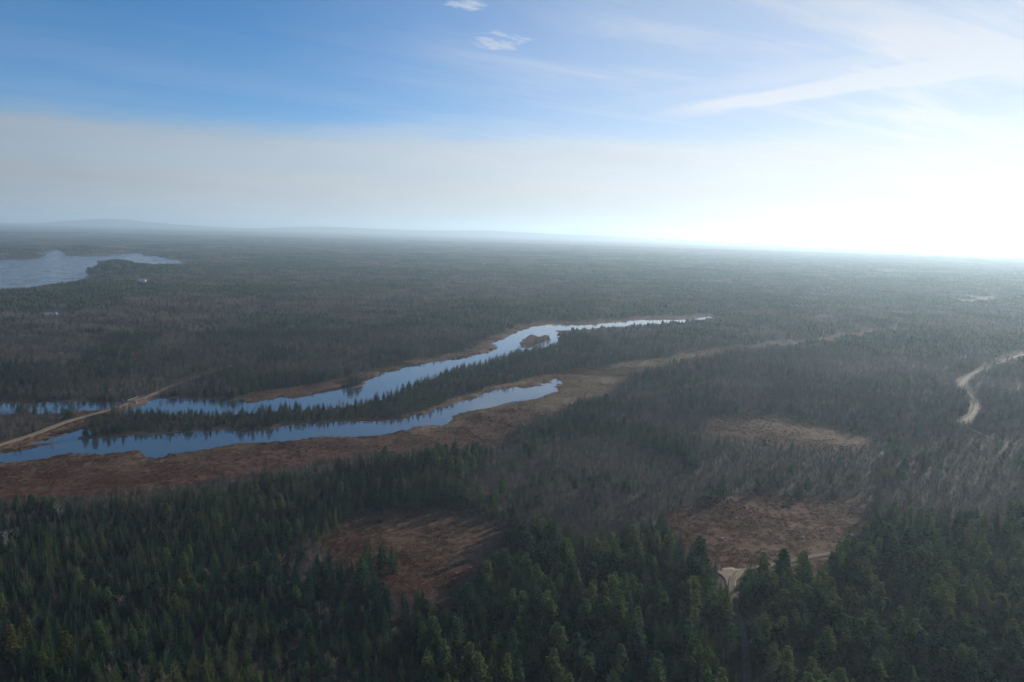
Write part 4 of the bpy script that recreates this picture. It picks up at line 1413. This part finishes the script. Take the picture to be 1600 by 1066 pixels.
special_tree('dead_tree', SPOT['pale_snag'], bare_shape(701, 11.0, 2.6, 14, 420, 0.07), [MAT['snagbark'], MAT['snagbark']], 0.95, 'bleached dead tree among spruces at the left edge', 'dead tree', 'bleached dead trees')
special_tree('dead_tree', SPOT['snag_b'], bare_shape(702, 11.0, 1.8, 10, 220, 0.06), [MAT['snagbark'], MAT['snagbark']], 0.9, 'slim pale dead tree behind the first spruces of the left wood', 'dead tree', 'bleached dead trees')
special_tree('amber_shrub', SPOT['orange_shrub'], shrub_shape(711, 4.2, 2.2, 11, 170, 0.13), [MAT['greybark'], MAT['amber']], 1.0, 'reddish amber shrub at the left corner of the brown field', 'shrub', 'amber shrubs round the brown field')
special_tree('amber_shrub', SPOT['orange_shrub_b'], shrub_shape(712, 3.4, 2.0, 11, 150, 0.13), [MAT['greybark'], MAT['amber']], 1.0, 'amber shrub at the upper right corner of the brown field', 'shrub', 'amber shrubs round the brown field')
special_tree('amber_shrub', SPOT['orange_shrub_c'], shrub_shape(713, 3.0, 2.4, 11, 150, 0.13), [MAT['greybark'], MAT['amber']], 1.0, 'amber shrub on the upper edge of the brown field', 'shrub', 'amber shrubs round the brown field')
for i, (k, sc, lb) in enumerate((
        ('lone_spruce_a', 0.85, 'outermost spruce of the pair standing out in the rusty clearing'), ('lone_spruce_b', 0.95, 'taller spruce of the pair standing out in the rusty clearing'),
        ('lone_spruce_c', 1.15, 'tall spruce rising in front of the rusty clearing, at its clump’s right'), ('lone_spruce_d', 1.2, 'tallest spruce of the clump before the rusty clearing'),
        ('lone_spruce_e', 1.05, 'middle spruce of the clump before the rusty clearing'))):
    special_tree('spruce_tree', SPOT[k], SPRUCE[i], [MAT['bark'], MAT['spruce']], sc, lb, 'spruce', 'spruces before the rusty clearing')
for i, (k, lb) in enumerate((
        ('larch_a', 'yellowing larch in the lower left corner, nearest the edge'), ('larch_b', 'yellow green larch low in the lower left wood, behind the corner larch'),
        ('larch_c', 'golden larch low in the lower left wood, rightmost of the yellow ones'), ('larch_d', 'small yellowing larch at the very bottom of the left wood'))):
    special_tree('larch_tree', SPOT[k], pine_shape(790 + i, 10.5, 2.7, 11, 0.1, 5), [MAT['bark'], MAT['larch']], (1.0, 0.9, 0.95, 0.8)[i], lb, 'larch', 'yellowing larches')
special_tree('pine_tree', SPOT['round_pine'], pine_shape(777, 11.0, 3.3, 10, 0.1, 6), [MAT['bark'], MAT['pine']], 1.0, 'round bushy pine just below the spruce clump of the rusty clearing', 'pine', 'pines before the rusty clearing')


# ------------------------------------------------------------------ the air
def build_haze():
    r, z0, z1 = 20600.0, -3.5, 262.0
    S = Shape()
    box(S, -r, r, -r, r, z0, z1)
    m, t = new_mat('morning_haze')
    v = N(t, 'ShaderNodeVolumePrincipled', {'Color': (0.60, 0.82, 1.0, 1), 'Density': 0.000124, 'Anisotropy': 0.45})
    N(t, 'ShaderNodeOutputMaterial', {'Volume': v.outputs[0]})
    o = bpy.data.objects.new('haze', S.mesh('haze', [m]))
    C.objects.link(o)
    tag(o, 'pale haze thickening towards the skyline', kind='stuff')


build_haze()
